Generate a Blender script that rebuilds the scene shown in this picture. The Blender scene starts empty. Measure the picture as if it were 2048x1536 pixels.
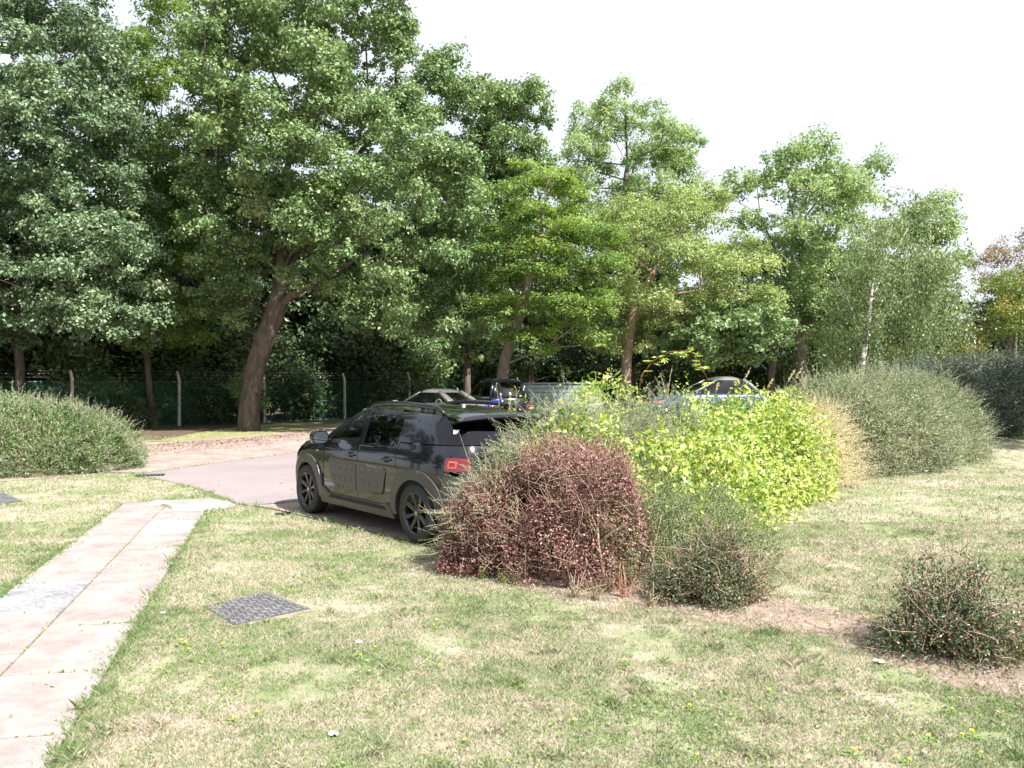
import bpy, bmesh, math, random
import numpy as np
from mathutils import Vector, Matrix
from mathutils.geometry import delaunay_2d_cdt
R = math.radians
C = bpy.context.scene.collection
SC = bpy.context.scene

# ------------------------------------------------------------------ camera
CAMZ, F, CX, HY = 1.76, 1590.0, 1024.0, 765.0      # eye height; the focal length and horizon measured from the photo
cam = bpy.data.cameras.new('camera'); cam_o = bpy.data.objects.new('camera', cam); C.objects.link(cam_o)
cam_o.location = (0, 0, CAMZ); cam_o.rotation_euler = (R(90), 0, 0)
cam.sensor_width = 36; cam.lens = 36 * F / 2048; cam.shift_y = -3 / 2048
cam.clip_start = .1; cam.clip_end = 6000
SC.camera = cam_o
# ------------------------------------------------------------------ light
SUN_EL, SUN_H = R(51), Vector((.72, -.69))          # sun high, behind the right shoulder
sv = Vector((SUN_H.x * math.cos(SUN_EL), SUN_H.y * math.cos(SUN_EL), math.sin(SUN_EL))).normalized()
sl = bpy.data.lights.new('sun', 'SUN'); sl.energy = 5.0; sl.angle = R(.53); sl.color = (1, .965, .925)
so = bpy.data.objects.new('sun', sl); C.objects.link(so); so.rotation_euler = sv.to_track_quat('Z', 'Y').to_euler()
so.location = (20, -20, 40)
w = bpy.data.worlds.new('World'); SC.world = w; w.use_nodes = True
nt = w.node_tree; bg = nt.nodes['Background']
sky = nt.nodes.new('ShaderNodeTexSky'); sky.sky_type = 'NISHITA'; sky.sun_disc = False
sky.sun_elevation = SUN_EL; sky.sun_rotation = math.atan2(sv.x, sv.y)
sky.air_density = 1.0; sky.dust_density = 3.0; sky.ozone_density = 1.0
tc = nt.nodes.new('ShaderNodeTexCoord'); cl = nt.nodes.new('ShaderNodeTexNoise'); cl.inputs['Scale'].default_value = 1.6; cl.inputs['Detail'].default_value = 5
nt.links.new(tc.outputs['Generated'], cl.inputs['Vector']); mr = nt.nodes.new('ShaderNodeMapRange'); mr.inputs[1].default_value = .3; mr.inputs[2].default_value = .7; mr.inputs[3].default_value = .72; mr.inputs[4].default_value = .95
nt.links.new(cl.outputs[0], mr.inputs[0]); veil = nt.nodes.new('ShaderNodeMix'); veil.data_type = 'RGBA'; veil.inputs[7].default_value = (2.66, 2.80, 3.05, 1)   # thin bright summer haze over the blue
nt.links.new(mr.outputs[0], veil.inputs[0]); nt.links.new(sky.outputs[0], veil.inputs[6]); nt.links.new(veil.outputs[2], bg.inputs[0]); bg.inputs[1].default_value = .15
SC.view_settings.view_transform = 'Standard'; SC.view_settings.look = 'None'
SC.view_settings.exposure = 1.42; SC.view_settings.gamma = 1

# ------------------------------------------------------------------ helpers
rng = np.random.default_rng(7); random.seed(7)
def smooth(t): t = np.clip(t, 0, 1); return t * t * (3 - 2 * t)
def H(x, y):                                         # the ground swells a little beyond the hedge on the right
    return .55 * smooth((np.asarray(x, float) + 9) / 16) * smooth((np.asarray(y, float) - 15) / 14)
def G(px, py):                                       # where the sight line through a spot of the photo meets the ground
    z = 0.
    for _ in range(25):
        Y = F * (CAMZ - z) / (py - HY); X = (px - CX) / F * Y; z = float(H(X, Y))
    return Vector((X, Y, z))
def P(px, py, Y): return Vector(((px - CX) / F * Y, Y, CAMZ - (py - HY) / F * Y))
def tag(o, label=None, cat=None, group=None, kind=None):
    if label: o['label'] = label
    if cat: o['category'] = cat
    if group: o['group'] = group
    if kind: o['kind'] = kind
    return o
def empty(name, loc, rz=0, **k):
    o = bpy.data.objects.new(name, None); C.objects.link(o); o.location = loc; o.rotation_euler = (0, 0, rz)
    o.empty_display_size = .2
    return tag(o, **k)
def link(name, me, parent=None, loc=None, **k):
    o = bpy.data.objects.new(name, me); C.objects.link(o)
    if parent is not None: o.parent = parent
    if loc is not None: o.location = loc
    return tag(o, **k)
def mesh(name, V, Fc, mats, smooth_=False, tint=None, mi=None):
    """V (n,3); Fc (m,k) array or list of lists"""
    me = bpy.data.meshes.new(name)
    V = np.asarray(V, np.float32).reshape(-1, 3)
    me.vertices.add(len(V)); me.vertices.foreach_set('co', V.ravel())
    if isinstance(Fc, np.ndarray):
        m, k = Fc.shape; li = Fc.ravel().astype(np.int32); ls = np.arange(m, dtype=np.int32) * k
    else:
        cnt = np.array([len(f) for f in Fc]); m = len(Fc)
        li = np.array([i for f in Fc for i in f], np.int32); ls = np.concatenate([[0], np.cumsum(cnt)[:-1]]).astype(np.int32)
    me.loops.add(len(li)); me.loops.foreach_set('vertex_index', li)
    me.polygons.add(m); me.polygons.foreach_set('loop_start', ls)
    me.polygons.foreach_set('use_smooth', np.full(m, smooth_))
    if not isinstance(mats, (list, tuple)): mats = [mats]
    for x in mats: me.materials.append(x)
    if mi is not None: me.polygons.foreach_set('material_index', np.asarray(mi, np.int32))
    if tint is not None:
        a = me.attributes.new('tint', 'FLOAT', 'FACE'); a.data.foreach_set('value', np.asarray(tint, np.float32))
    me.update(calc_edges=True); me.validate()
    return me
class MB:                                            # collects simple shapes into one mesh
    def __init__(s): s.V = []; s.F = []; s.T = []; s.sm = []
    def add(s, V, Fc, t=0.):
        o = len(s.V); s.V += [tuple(v) for v in V]; s.F += [[i + o for i in f] for f in Fc]; s.T += [t] * len(Fc)
    def box(s, c, d, rz=0, t=0., bev=0.):
        x, y, z = d[0] / 2, d[1] / 2, d[2] / 2; ca, sa = math.cos(rz), math.sin(rz)
        if bev:
            bm = bmesh.new(); bmesh.ops.create_cube(bm, size=1); bmesh.ops.scale(bm, vec=d, verts=bm.verts)
            bmesh.ops.bevel(bm, geom=bm.edges[:], offset=bev, segments=2, affect='EDGES', profile=.5)
            V = [v.co.copy() for v in bm.verts]; Fc = [[v.index for v in f.verts] for f in bm.faces]; bm.free()
        else:
            V = [Vector((i, j, k)) for k in (-z, z) for j in (-y, y) for i in (-x, x)]
            Fc = [(0, 2, 3, 1), (4, 5, 7, 6), (0, 1, 5, 4), (2, 6, 7, 3), (0, 4, 6, 2), (1, 3, 7, 5)]
        s.add([(c[0] + ca * v[0] - sa * v[1], c[1] + sa * v[0] + ca * v[1], c[2] + v[2]) for v in V], Fc, t)
    def tube(s, pts, rad, n=6, t=0., cap=True):
        V, Fc = tube_arrays(pts, rad, n, cap); s.add(V, Fc, t)
    def lathe(s, prof, c, axis='y', n=32, t=0.):    # prof: (radius, offset along the axis)
        V = []
        for r, a in prof:
            for i in range(n):
                th = 2 * math.pi * i / n
                p = {'y': (r * math.cos(th), a, r * math.sin(th)), 'z': (r * math.cos(th), r * math.sin(th), a), 'x': (a, r * math.cos(th), r * math.sin(th))}[axis]
                V.append((c[0] + p[0], c[1] + p[1], c[2] + p[2]))
        Fc = [[j * n + i, j * n + (i + 1) % n, (j + 1) * n + (i + 1) % n, (j + 1) * n + i] for j in range(len(prof) - 1) for i in range(n)]
        s.add(V, Fc, t)
    def build(s, name, mat, parent=None, smooth_=False, **k):
        me = mesh(name, np.array([tuple(v) for v in s.V]), s.F, mat, smooth_, tint=s.T)
        return link(name, me, parent, **k)
def tube_arrays(pts, rad, n=6, cap=True):
    pts = [Vector(p) for p in pts]; V = []; Fc = []
    if not isinstance(rad, (list, tuple, np.ndarray)): rad = [rad] * len(pts)
    up = Vector((0, 0, 1)); prev = None
    for i, p in enumerate(pts):
        d = (pts[min(i + 1, len(pts) - 1)] - pts[max(i - 1, 0)])
        if d.length < 1e-9: d = up.copy()
        d.normalize()
        a = prev if prev is not None else (Vector((1, 0, 0)) if abs(d.z) > .8 else up)
        e = (a - d * a.dot(d))
        if e.length < 1e-4: e = d.orthogonal()
        e.normalize(); prev = e; g = d.cross(e)
        for k in range(n):
            th = 2 * math.pi * k / n
            V.append(p + (e * math.cos(th) + g * math.sin(th)) * rad[i])
    for j in range(len(pts) - 1):
        for k in range(n):
            Fc.append([j * n + k, j * n + (k + 1) % n, (j + 1) * n + (k + 1) % n, (j + 1) * n + k])
    if cap: Fc.append(list(range(n))[::-1]); Fc.append([(len(pts) - 1) * n + k for k in range(n)])
    return V, Fc
def inpoly(x, y, poly):
    x = np.asarray(x, float); y = np.asarray(y, float); ins = np.zeros(x.shape, bool); n = len(poly)
    for i in range(n):
        x0, y0 = poly[i][0], poly[i][1]; x1, y1 = poly[(i + 1) % n][0], poly[(i + 1) % n][1]
        if y0 == y1: continue
        c = ((y0 > y) != (y1 > y)) & (x < (x1 - x0) * (y - y0) / (y1 - y0) + x0); ins ^= c
    return ins
def dist_poly(x, y, poly):
    d = np.full(np.shape(x), 1e9); n = len(poly)
    for i in range(n):
        ax, ay = poly[i][0], poly[i][1]; bx, by = poly[(i + 1) % n][0], poly[(i + 1) % n][1]
        ex, ey = bx - ax, by - ay; L = ex * ex + ey * ey + 1e-12
        t = np.clip(((x - ax) * ex + (y - ay) * ey) / L, 0, 1)
        d = np.minimum(d, np.hypot(x - ax - t * ex, y - ay - t * ey))
    return d
def unit(a): return a / (np.linalg.norm(a, axis=-1, keepdims=True) + 1e-9)
def rv(n): return unit(rng.normal(size=(n, 3)))
def vnoise(x, y, s, seed=0):                         # small value noise for placing things
    r = np.random.default_rng(seed).random((64, 64)); x = np.asarray(x) / s + 31.7; y = np.asarray(y) / s + 17.3
    xi = np.floor(x).astype(int); yi = np.floor(y).astype(int); fx = smooth(x - xi); fy = smooth(y - yi)
    g = lambda i, j: r[i % 64, j % 64]
    return (g(xi, yi) * (1 - fx) + g(xi + 1, yi) * fx) * (1 - fy) + (g(xi, yi + 1) * (1 - fx) + g(xi + 1, yi + 1) * fx) * fy

# ------------------------------------------------------------------ materials
def N(nt, t, **k):
    n = nt.nodes.new(t)
    for a, b in k.items():
        if a.startswith('_'): setattr(n, a[1:], b)
        else: n.inputs[a.replace('__', ' ')].default_value = b
    return n
def newmat(name):
    m = bpy.data.materials.new(name); m.use_nodes = True; nt = m.node_tree
    return m, nt, nt.nodes['Principled BSDF']
def ramp(nt, fac, cols):
    r = nt.nodes.new('ShaderNodeValToRGB'); e = r.color_ramp.elements
    while len(e) < len(cols): e.new(.5)
    for i, (p, c) in enumerate(cols): e[i].position = p; e[i].color = (*c, 1)
    nt.links.new(fac, r.inputs[0]); return r
def noise(nt, scale, detail=4, rough=.6, vec=None, coord='Object'):
    n = N(nt, 'ShaderNodeTexNoise', Scale=scale, Detail=detail, Roughness=rough)
    if vec is None:
        tc = nt.nodes.new('ShaderNodeTexCoord'); vec = tc.outputs[coord]
    nt.links.new(vec, n.inputs['Vector']); return n
def bump(nt, h, b, strength=.3, dist=.02):
    n = N(nt, 'ShaderNodeBump', Strength=strength, Distance=dist); nt.links.new(h, n.inputs['Height']); nt.links.new(n.outputs[0], b.inputs['Normal']); return n
def plain(name, col, rough=.5, metal=0, coat=0, nz=0, spec=.5):
    m, nt, b = newmat(name); b.inputs['Base Color'].default_value = (*col, 1); b.inputs['Roughness'].default_value = rough
    b.inputs['Metallic'].default_value = metal; b.inputs['Coat Weight'].default_value = coat; b.inputs['Specular IOR Level'].default_value = spec
    if nz:
        n = noise(nt, 9, 6); r = ramp(nt, n.outputs[0], [(.3, tuple(c * (1 - nz) for c in col)), (.7, tuple(min(1, c * (1 + nz)) for c in col))])
        nt.links.new(r.outputs[0], b.inputs['Base Color'])
    return m
def foliage(name, cols, trans=.35, rough=.45, spec=.5, warm=1.25):
    m, nt, b = newmat(name); a = nt.nodes.new('ShaderNodeAttribute'); a.attribute_name = 'tint'
    r = ramp(nt, a.outputs['Fac'], cols)
    nt.links.new(r.outputs[0], b.inputs['Base Color']); b.inputs['Roughness'].default_value = rough; b.inputs['Specular IOR Level'].default_value = spec
    hs = N(nt, 'ShaderNodeHueSaturation', Value=warm, Saturation=1.15, Hue=.485); nt.links.new(r.outputs[0], hs.inputs['Color'])
    tr = nt.nodes.new('ShaderNodeBsdfTranslucent'); nt.links.new(hs.outputs[0], tr.inputs[0])
    mx = nt.nodes.new('ShaderNodeMixShader'); mx.inputs[0].default_value = trans
    nt.links.new(b.outputs[0], mx.inputs[1]); nt.links.new(tr.outputs[0], mx.inputs[2])
    nt.links.new(mx.outputs[0], nt.nodes['Material Output'].inputs[0]); return m
def bark(name, c0, c1, sc=6):
    m, nt, b = newmat(name); tc = nt.nodes.new('ShaderNodeTexCoord'); mp = nt.nodes.new('ShaderNodeMapping'); mp.inputs['Scale'].default_value = (1, 1, .3)
    nt.links.new(tc.outputs['Object'], mp.inputs[0]); n = noise(nt, sc, 8, .7, mp.outputs[0])
    r = ramp(nt, n.outputs[0], [(.35, c0), (.65, c1)]); nt.links.new(r.outputs[0], b.inputs['Base Color'])
    b.inputs['Roughness'].default_value = .9; bump(nt, n.outputs[0], b, .9, .04); return m
M = {}
def lawn_colour(nt, blades=False):
    """patches of straw and green shared by the turf and the blades standing on it"""
    tc = nt.nodes.new('ShaderNodeTexCoord'); v = tc.outputs['Object']
    n1 = noise(nt, .9, 5, .62, v); n2 = noise(nt, 5.5, 5, .7, v); n3 = noise(nt, 60, 3, .8, v)
    def mth(op, a, b_):
        n = nt.nodes.new('ShaderNodeMath'); n.operation = op
        for i, q in enumerate((a, b_)):
            if isinstance(q, (int, float)): n.inputs[i].default_value = q
            else: nt.links.new(q, n.inputs[i])
        return n.outputs[0]
    s = mth('ADD', mth('MULTIPLY', n1.outputs[0], .55), mth('MULTIPLY', n2.outputs[0], .45))
    if blades:
        a = nt.nodes.new('ShaderNodeAttribute'); a.attribute_name = 'tint'
        s = mth('ADD', s, mth('MULTIPLY', mth('SUBTRACT', a.outputs['Fac'], .5), .34))
    else: s = mth('ADD', s, mth('MULTIPLY', mth('SUBTRACT', n3.outputs[0], .5), .38))
    return s, n3
def mk_lawn(name, blades):
    m, nt, b = newmat(name); s, n3 = lawn_colour(nt, blades)
    if blades: cols = [(.28, (.12, .195, .065)), (.43, (.20, .26, .11)), (.50, (.29, .30, .175)), (.57, (.44, .375, .285)), (.75, (.56, .48, .395))]
    else: cols = [(.26, (.13, .155, .07)), (.44, (.20, .23, .11)), (.52, (.28, .265, .175)), (.64, (.42, .345, .275)), (.8, (.47, .39, .33))]
    r = ramp(nt, s, cols); nt.links.new(r.outputs[0], b.inputs['Base Color'])
    b.inputs['Roughness'].default_value = .75; b.inputs['Specular IOR Level'].default_value = .25
    if not blades: bump(nt, n3.outputs[0], b, .8, .02)
    else:
        tr = nt.nodes.new('ShaderNodeBsdfTranslucent'); nt.links.new(r.outputs[0], tr.inputs[0]); mx = nt.nodes.new('ShaderNodeMixShader'); mx.inputs[0].default_value = .3
        nt.links.new(b.outputs[0], mx.inputs[1]); nt.links.new(tr.outputs[0], mx.inputs[2]); nt.links.new(mx.outputs[0], nt.nodes['Material Output'].inputs[0])
    return m
M['lawn'] = mk_lawn('lawn', False); M['blade'] = mk_lawn('grass_blade', True)
def mk_soil(name, c0, c1, c2, sc=14):
    m, nt, b = newmat(name); n = noise(nt, sc, 8, .75); n2 = noise(nt, 2.2, 4)
    r = ramp(nt, n.outputs[0], [(.3, c0), (.5, c1), (.72, c2)])
    r2 = ramp(nt, n2.outputs[0], [(.35, (.7, .7, .7)), (.65, (1.15, 1.1, 1.05))])
    mx = nt.nodes.new('ShaderNodeMix'); mx.data_type = 'RGBA'; mx.blend_type = 'MULTIPLY'; mx.inputs[0].default_value = 1
    nt.links.new(r.outputs[0], mx.inputs[6]); nt.links.new(r2.outputs[0], mx.inputs[7]); nt.links.new(mx.outputs[2], b.inputs['Base Color'])
    b.inputs['Roughness'].default_value = .95; bump(nt, n.outputs[0], b, .9, .03); return m
M['soil'] = mk_soil('soil', (.14, .10, .075), (.30, .23, .185), (.44, .36, .30))
M['litter'] = mk_soil('litter', (.035, .028, .018), (.09, .065, .035), (.2, .14, .08), 8)
M['verge'] = mk_soil('verge', (.08, .11, .035), (.22, .23, .09), (.42, .36, .2), 5)
def mk_tarmac():
    m, nt, b = newmat('tarmac'); n = noise(nt, 260, 3, .7); n2 = noise(nt, .5, 5, .6); n3 = noise(nt, 7, 6, .7)
    r = ramp(nt, n.outputs[0], [(.25, (.18, .153, .152)), (.75, (.285, .248, .245))])
    r2 = ramp(nt, n2.outputs[0], [(.35, (.86, .85, .86)), (.65, (1.06, 1.03, 1.02))]); r3 = ramp(nt, n3.outputs[0], [(.3, (.9, .9, .9)), (.6, (1, 1, 1))])
    p = r.outputs[0]
    for q in (r2, r3):
        mx = nt.nodes.new('ShaderNodeMix'); mx.data_type = 'RGBA'; mx.blend_type = 'MULTIPLY'; mx.inputs[0].default_value = 1
        nt.links.new(p, mx.inputs[6]); nt.links.new(q.outputs[0], mx.inputs[7]); p = mx.outputs[2]
    nt.links.new(p, b.inputs['Base Color']); b.inputs['Roughness'].default_value = .85; bump(nt, n.outputs[0], b, .5, .004); return m
M['tarmac'] = mk_tarmac()
def mk_brick(ang):
    m, nt, b = newmat('block_paving'); tc = nt.nodes.new('ShaderNodeTexCoord'); mp = nt.nodes.new('ShaderNodeMapping')
    mp.inputs['Rotation'].default_value = (0, 0, ang); nt.links.new(tc.outputs['Object'], mp.inputs[0])
    br = N(nt, 'ShaderNodeTexBrick', Scale=1.0, Color1=(.33, .265, .235, 1), Color2=(.26, .215, .20, 1), Mortar=(.20, .165, .14, 1))
    br.inputs['Mortar Size'].default_value = .006; br.inputs['Brick Width'].default_value = .2; br.inputs['Row Height'].default_value = .1
    nt.links.new(mp.outputs[0], br.inputs['Vector']); n = noise(nt, 1.2, 6, .7); n2 = noise(nt, 90, 3)
    r = ramp(nt, n.outputs[0], [(.35, (.72, .68, .66)), (.65, (1.12, 1.06, 1.03))])
    mx = nt.nodes.new('ShaderNodeMix'); mx.data_type = 'RGBA'; mx.blend_type = 'MULTIPLY'; mx.inputs[0].default_value = 1
    nt.links.new(br.outputs[0], mx.inputs[6]); nt.links.new(r.outputs[0], mx.inputs[7]); nt.links.new(mx.outputs[2], b.inputs['Base Color'])
    b.inputs['Roughness'].default_value = .85; bump(nt, n2.outputs[0], b, .3, .004); return m
M['brick'] = mk_brick(R(40))
def mk_slab(name, c0, c1, spots=0.):
    m, nt, b = newmat(name); n = noise(nt, 3.1, 9, .72); n2 = noise(nt, 90, 6, .85)
    r = ramp(nt, n.outputs[0], [(.34, c0), (.60, c1)]); r2 = ramp(nt, n2.outputs[0], [(.36, (.74, .72, .72)), (.5, (1, 1, 1)), (.7, (1.06, 1.06, 1.05))])
    mx = nt.nodes.new('ShaderNodeMix'); mx.data_type = 'RGBA'; mx.blend_type = 'MULTIPLY'; mx.inputs[0].default_value = 1
    nt.links.new(r.outputs[0], mx.inputs[6]); nt.links.new(r2.outputs[0], mx.inputs[7]); p = mx.outputs[2]
    if spots:
        n3 = noise(nt, 26, 8, .85); r3 = ramp(nt, n3.outputs[0], [(.45, (.45, .45, .47)), (.56, (1, 1, 1))])
        mx = nt.nodes.new('ShaderNodeMix'); mx.data_type = 'RGBA'; mx.blend_type = 'MULTIPLY'; mx.inputs[0].default_value = spots
        nt.links.new(p, mx.inputs[6]); nt.links.new(r3.outputs[0], mx.inputs[7]); p = mx.outputs[2]
    nt.links.new(p, b.inputs['Base Color']); b.inputs['Roughness'].default_value = .88; bump(nt, n2.outputs[0], b, .35, .004); return m
M['slab'] = mk_slab('slab', (.205, .160, .152), (.30, .255, .235)); M['slab_grey'] = mk_slab('slab_grey', (.20, .20, .21), (.35, .35, .35), .7); M['slab_white'] = mk_slab('slab_white', (.33, .33, .32), (.43, .43, .415))
M['joint'] = mk_soil('joint', (.10, .08, .05), (.2, .15, .11), (.3, .24, .18), 30)
M['bark'] = bark('bark', (.045, .034, .026), (.15, .118, .092)); M['bark_pale'] = bark('bark_pale', (.09, .075, .055), (.24, .20, .15)); M['twig'] = bark('twig', (.22, .15, .10), (.45, .34, .24), 20)
def mk_birch():
    m, nt, b = newmat('birch_bark'); tc = nt.nodes.new('ShaderNodeTexCoord'); mp = nt.nodes.new('ShaderNodeMapping'); mp.inputs['Scale'].default_value = (1, 1, 4)
    nt.links.new(tc.outputs['Object'], mp.inputs[0]); n = noise(nt, 2.2, 6, .7, mp.outputs[0]); r = ramp(nt, n.outputs[0], [(.42, (.08, .07, .06)), (.54, (.46, .445, .41))])
    nt.links.new(r.outputs[0], b.inputs['Base Color']); b.inputs['Roughness'].default_value = .8; return m
M['birch_bark'] = mk_birch()
M['oak'] = foliage('oak_leaf', [(0, (.08, .145, .05)), (.45, (.18, .265, .105)), (.85, (.31, .39, .17)), (1, (.50, .50, .22))], .28, .42, .5)
M['oak_blue'] = foliage('oak_leaf_bluish', [(0, (.075, .13, .065)), (.5, (.165, .24, .125)), (.9, (.29, .36, .195)), (1, (.44, .44, .22))], .26, .42, .5)
M['hornbeam'] = foliage('hornbeam_leaf', [(0, (.07, .14, .035)), (.45, (.18, .28, .07)), (.85, (.33, .42, .11)), (1, (.42, .38, .10))], .42, .55, .35)
M['ash'] = foliage('ash_leaf', [(0, (.15, .23, .09)), (.5, (.28, .38, .16)), (.9, (.42, .51, .23)), (1, (.56, .56, .30))], .4, .45, .45)
M['willow'] = foliage('yellow_green_leaf', [(0, (.14, .20, .07)), (.5, (.29, .37, .13)), (.9, (.44, .50, .20)), (1, (.56, .52, .26))], .38, .5, .4)
M['birch'] = foliage('birch_leaf', [(0, (.10, .15, .06)), (.5, (.20, .26, .11)), (.9, (.44, .49, .28)), (1, (.68, .66, .45))], .42, .5, .35)
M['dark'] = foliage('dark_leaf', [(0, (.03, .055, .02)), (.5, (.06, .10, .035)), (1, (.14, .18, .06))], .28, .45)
M['rowan'] = foliage('rowan_leaf', [(0, (.07, .12, .03)), (.5, (.18, .24, .05)), (.8, (.36, .34, .07)), (.93, (.50, .22, .09)), (1, (.5, .10, .06))], .35, .45)
M['sparse'] = foliage('sparse_leaf', [(0, (.12, .11, .06)), (.5, (.24, .20, .10)), (1, (.42, .22, .14))], .35, .5)
M['coto'] = foliage('grey_green_leaf', [(0, (.11, .14, .07)), (.4, (.22, .245, .14)), (.8, (.37, .385, .245)), (1, (.52, .52, .37))], .25, .5, .4)
M['coto_low'] = foliage('green_hedge_leaf', [(0, (.04, .08, .02)), (.5, (.11, .19, .05)), (1, (.22, .34, .09))], .3, .45)
M['coto_shaded'] = foliage('shaded_hedge_leaf', [(0, (.05, .065, .045)), (.5, (.11, .14, .10)), (1, (.2, .24, .17))], .15, .5, .4)  # darker copy of the grey hedge leaf, shadow put into its colour
M['lime'] = foliage('lime_leaf', [(0, (.09, .19, .035)), (.3, (.27, .38, .07)), (.7, (.52, .60, .17)), (.9, (.62, .66, .24)), (1, (.75, .70, .38))], .4, .4, .5, 1.05)
M['straw'] = foliage('straw_leaf', [(0, (.30, .30, .12)), (.4, (.52, .46, .26)), (.8, (.70, .62, .42)), (1, (.80, .74, .58))], .35, .5)
M['purple'] = foliage('purple_leaf', [(0, (.07, .025, .024)), (.3, (.17, .068, .060)), (.6, (.33, .185, .155)), (.85, (.48, .35, .28)), (.95, (.52, .17, .12)), (1, (.2, .24, .07))], .3, .4, .5, 1.1)
M['glossy'] = foliage('glossy_small_leaf', [(0, (.03, .05, .02)), (.45, (.085, .11, .05)), (.75, (.17, .17, .09)), (.9, (.30, .16, .07)), (1, (.45, .16, .06))], .2, .36, .5)
M['fine'] = foliage('fine_green_leaf', [(0, (.07, .11, .04)), (.5, (.17, .22, .09)), (.85, (.28, .31, .16)), (1, (.36, .25, .13))], .3, .42)
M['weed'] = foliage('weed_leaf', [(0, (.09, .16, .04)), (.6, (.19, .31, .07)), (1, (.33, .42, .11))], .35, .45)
M['dry'] = foliage('dry_leaf', [(0, (.12, .08, .05)), (.5, (.27, .20, .13)), (.85, (.40, .32, .23)), (1, (.45, .24, .14))], .2, .6)
M['dead'] = foliage('dead_leaf', [(0, (.25, .09, .04)), (.6, (.48, .18, .09)), (1, (.6, .32, .18))], .25, .6)
M['yellow'] = plain('petal', (.85, .72, .04), .6); M['white_paper'] = plain('paper', (.8, .8, .78), .7, nz=.08)
M['black'] = plain('matt_black', (.008, .008, .008), .8)
M['concrete'] = plain('concrete', (.46, .45, .41), .9, nz=.25); M['wire_green'] = plain('green_wire', (.05, .22, .13), .5); M['wire'] = plain('galvanised_wire', (.3, .3, .3), .5, .6)

# ------------------------------------------------------------------ ground sheets
def axis(lo, hi, st, far):
    a = np.arange(lo, hi + .01, st); o = np.array([1, 2.5, 5, 10, 20, 40, 80, 160, 320, 640, 1200, 2400.])
    return np.concatenate([lo - o[::-1], a, hi + o])
gx, gy = axis(-30, 34, .5, 0), axis(-6, 60, .5, 0)
XX, YY = np.meshgrid(gx, gy); ZZ = H(XX, YY); nx, ny = len(gx), len(gy)
idx = (np.arange(ny - 1)[:, None] * nx + np.arange(nx - 1)[None]).ravel()
link('lawn', mesh('lawn', np.stack([XX, YY, ZZ], -1).reshape(-1, 3), np.stack([idx, idx + 1, idx + nx + 1, idx + nx], 1), M['lawn']), kind='structure')
def cdt(poly, step, holes=()):
    pts = []; edges = []
    for ring in [poly, *holes]:
        st = len(pts); n = len(ring)
        for i in range(n):
            a = Vector(ring[i][:2]); b = Vector(ring[(i + 1) % n][:2]); k = max(1, int((b - a).length / step + .5))
            for j in range(k): pts.append(a.lerp(b, j / k))
        edges += [(st + i, st + (i + 1) % (len(pts) - st)) for i in range(len(pts) - st)]
    xs = [p.x for p in pts]; ys = [p.y for p in pts]; nb = len(pts)
    gxx, gyy = np.meshgrid(np.arange(min(xs) + step / 2, max(xs), step), np.arange(min(ys) + step / 2, max(ys), step))
    gxx = gxx.ravel(); gyy = gyy.ravel(); ok = inpoly(gxx, gyy, poly) & (dist_poly(gxx, gyy, poly) > step * .4)
    for h in holes: ok &= ~inpoly(gxx, gyy, h) & (dist_poly(gxx, gyy, h) > step * .4)
    pts += [Vector((a, b)) for a, b in zip(gxx[ok], gyy[ok])]
    v, e, f, *_ = delaunay_2d_cdt(pts, edges, [], 0, 1e-5)
    c = np.array([[sum(v[i].x for i in t) / 3, sum(v[i].y for i in t) / 3] for t in f])
    ok = inpoly(c[:, 0], c[:, 1], poly)
    for h in holes: ok &= ~inpoly(c[:, 0], c[:, 1], h)
    return v, [t for t, k in zip(f, ok) if k], e
def wob(poly, amp, step=.25, seed=1):                 # a ragged natural edge
    r = np.random.default_rng(seed); out = []; n = len(poly)
    for i in range(n):
        a = Vector(poly[i][:2]); b = Vector(poly[(i + 1) % n][:2]); k = max(1, int((b - a).length / step))
        d = (b - a).normalized(); nn = Vector((-d.y, d.x))
        for j in range(k): out.append(a.lerp(b, j / k) + nn * float(r.normal()) * amp)
    return [tuple(p) for p in out]
def sheet(name, poly, z, mat, step=.6, kind='structure'):
    v, f, _ = cdt(poly, step)
    V = np.array([(p.x, p.y, float(H(p.x, p.y)) + z) for p in v])
    f = [t if (v[t[1]] - v[t[0]]).cross(v[t[2]] - v[t[0]]) > 0 else t[::-1] for t in f]
    return link(name, mesh(name, V, [list(t) for t in f], mat), kind=kind)
g2 = lambda a, b: tuple(G(a, b)[:2])
U = Vector((-.648, .762)); NL = Vector((-.762, -.648))          # parked car: forward, and out of its left flank
WR = Vector((-1.065, 8.62))                                     # where its rear left wheel stands
# car park road, bays
ROAD = [(-3.72, 11.3), g2(470, 1006), g2(430, 990), g2(385, 975), g2(330, 962), g2(275, 952), g2(292, 947), g2(430, 927), g2(590, 906), (-3.6, 24), (-.6, 31), (5, 42), (13, 38), (4, 22), (2.2, 16), (0.3, 12.4), (-1.9, 11.9), (-2.6, 12.3)]
FARBAY = [g2(292, 947), g2(430, 927), g2(590, 906), (-3.6, 24), (-.6, 31), (5, 42), (0, 46), (-3.8, 38.2), g2(655, 857), g2(500, 872), g2(380, 881), g2(250, 888), (-15, 22), (-14, 16), (-9, 15.6)]
CARBAY = [g2(470, 1008), g2(540, 1018), g2(640, 1041), g2(760, 1071), g2(885, 1101), (.6, 8.6), (2.6, 10.6), (.3, 12.4), (-1.9, 11.9), (-3.72, 11.3)]
sheet('woodland_floor', [(-60, 20), (-17, 20.5), g2(240, 884), g2(380, 876), g2(500, 866), g2(655, 851), (-4.4, 38.6), (0, 47), (8, 47), (12, 40), (12, 31), (60, 40), (60, 110), (-60, 110)], .004, M['litter'], 2.)
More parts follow.
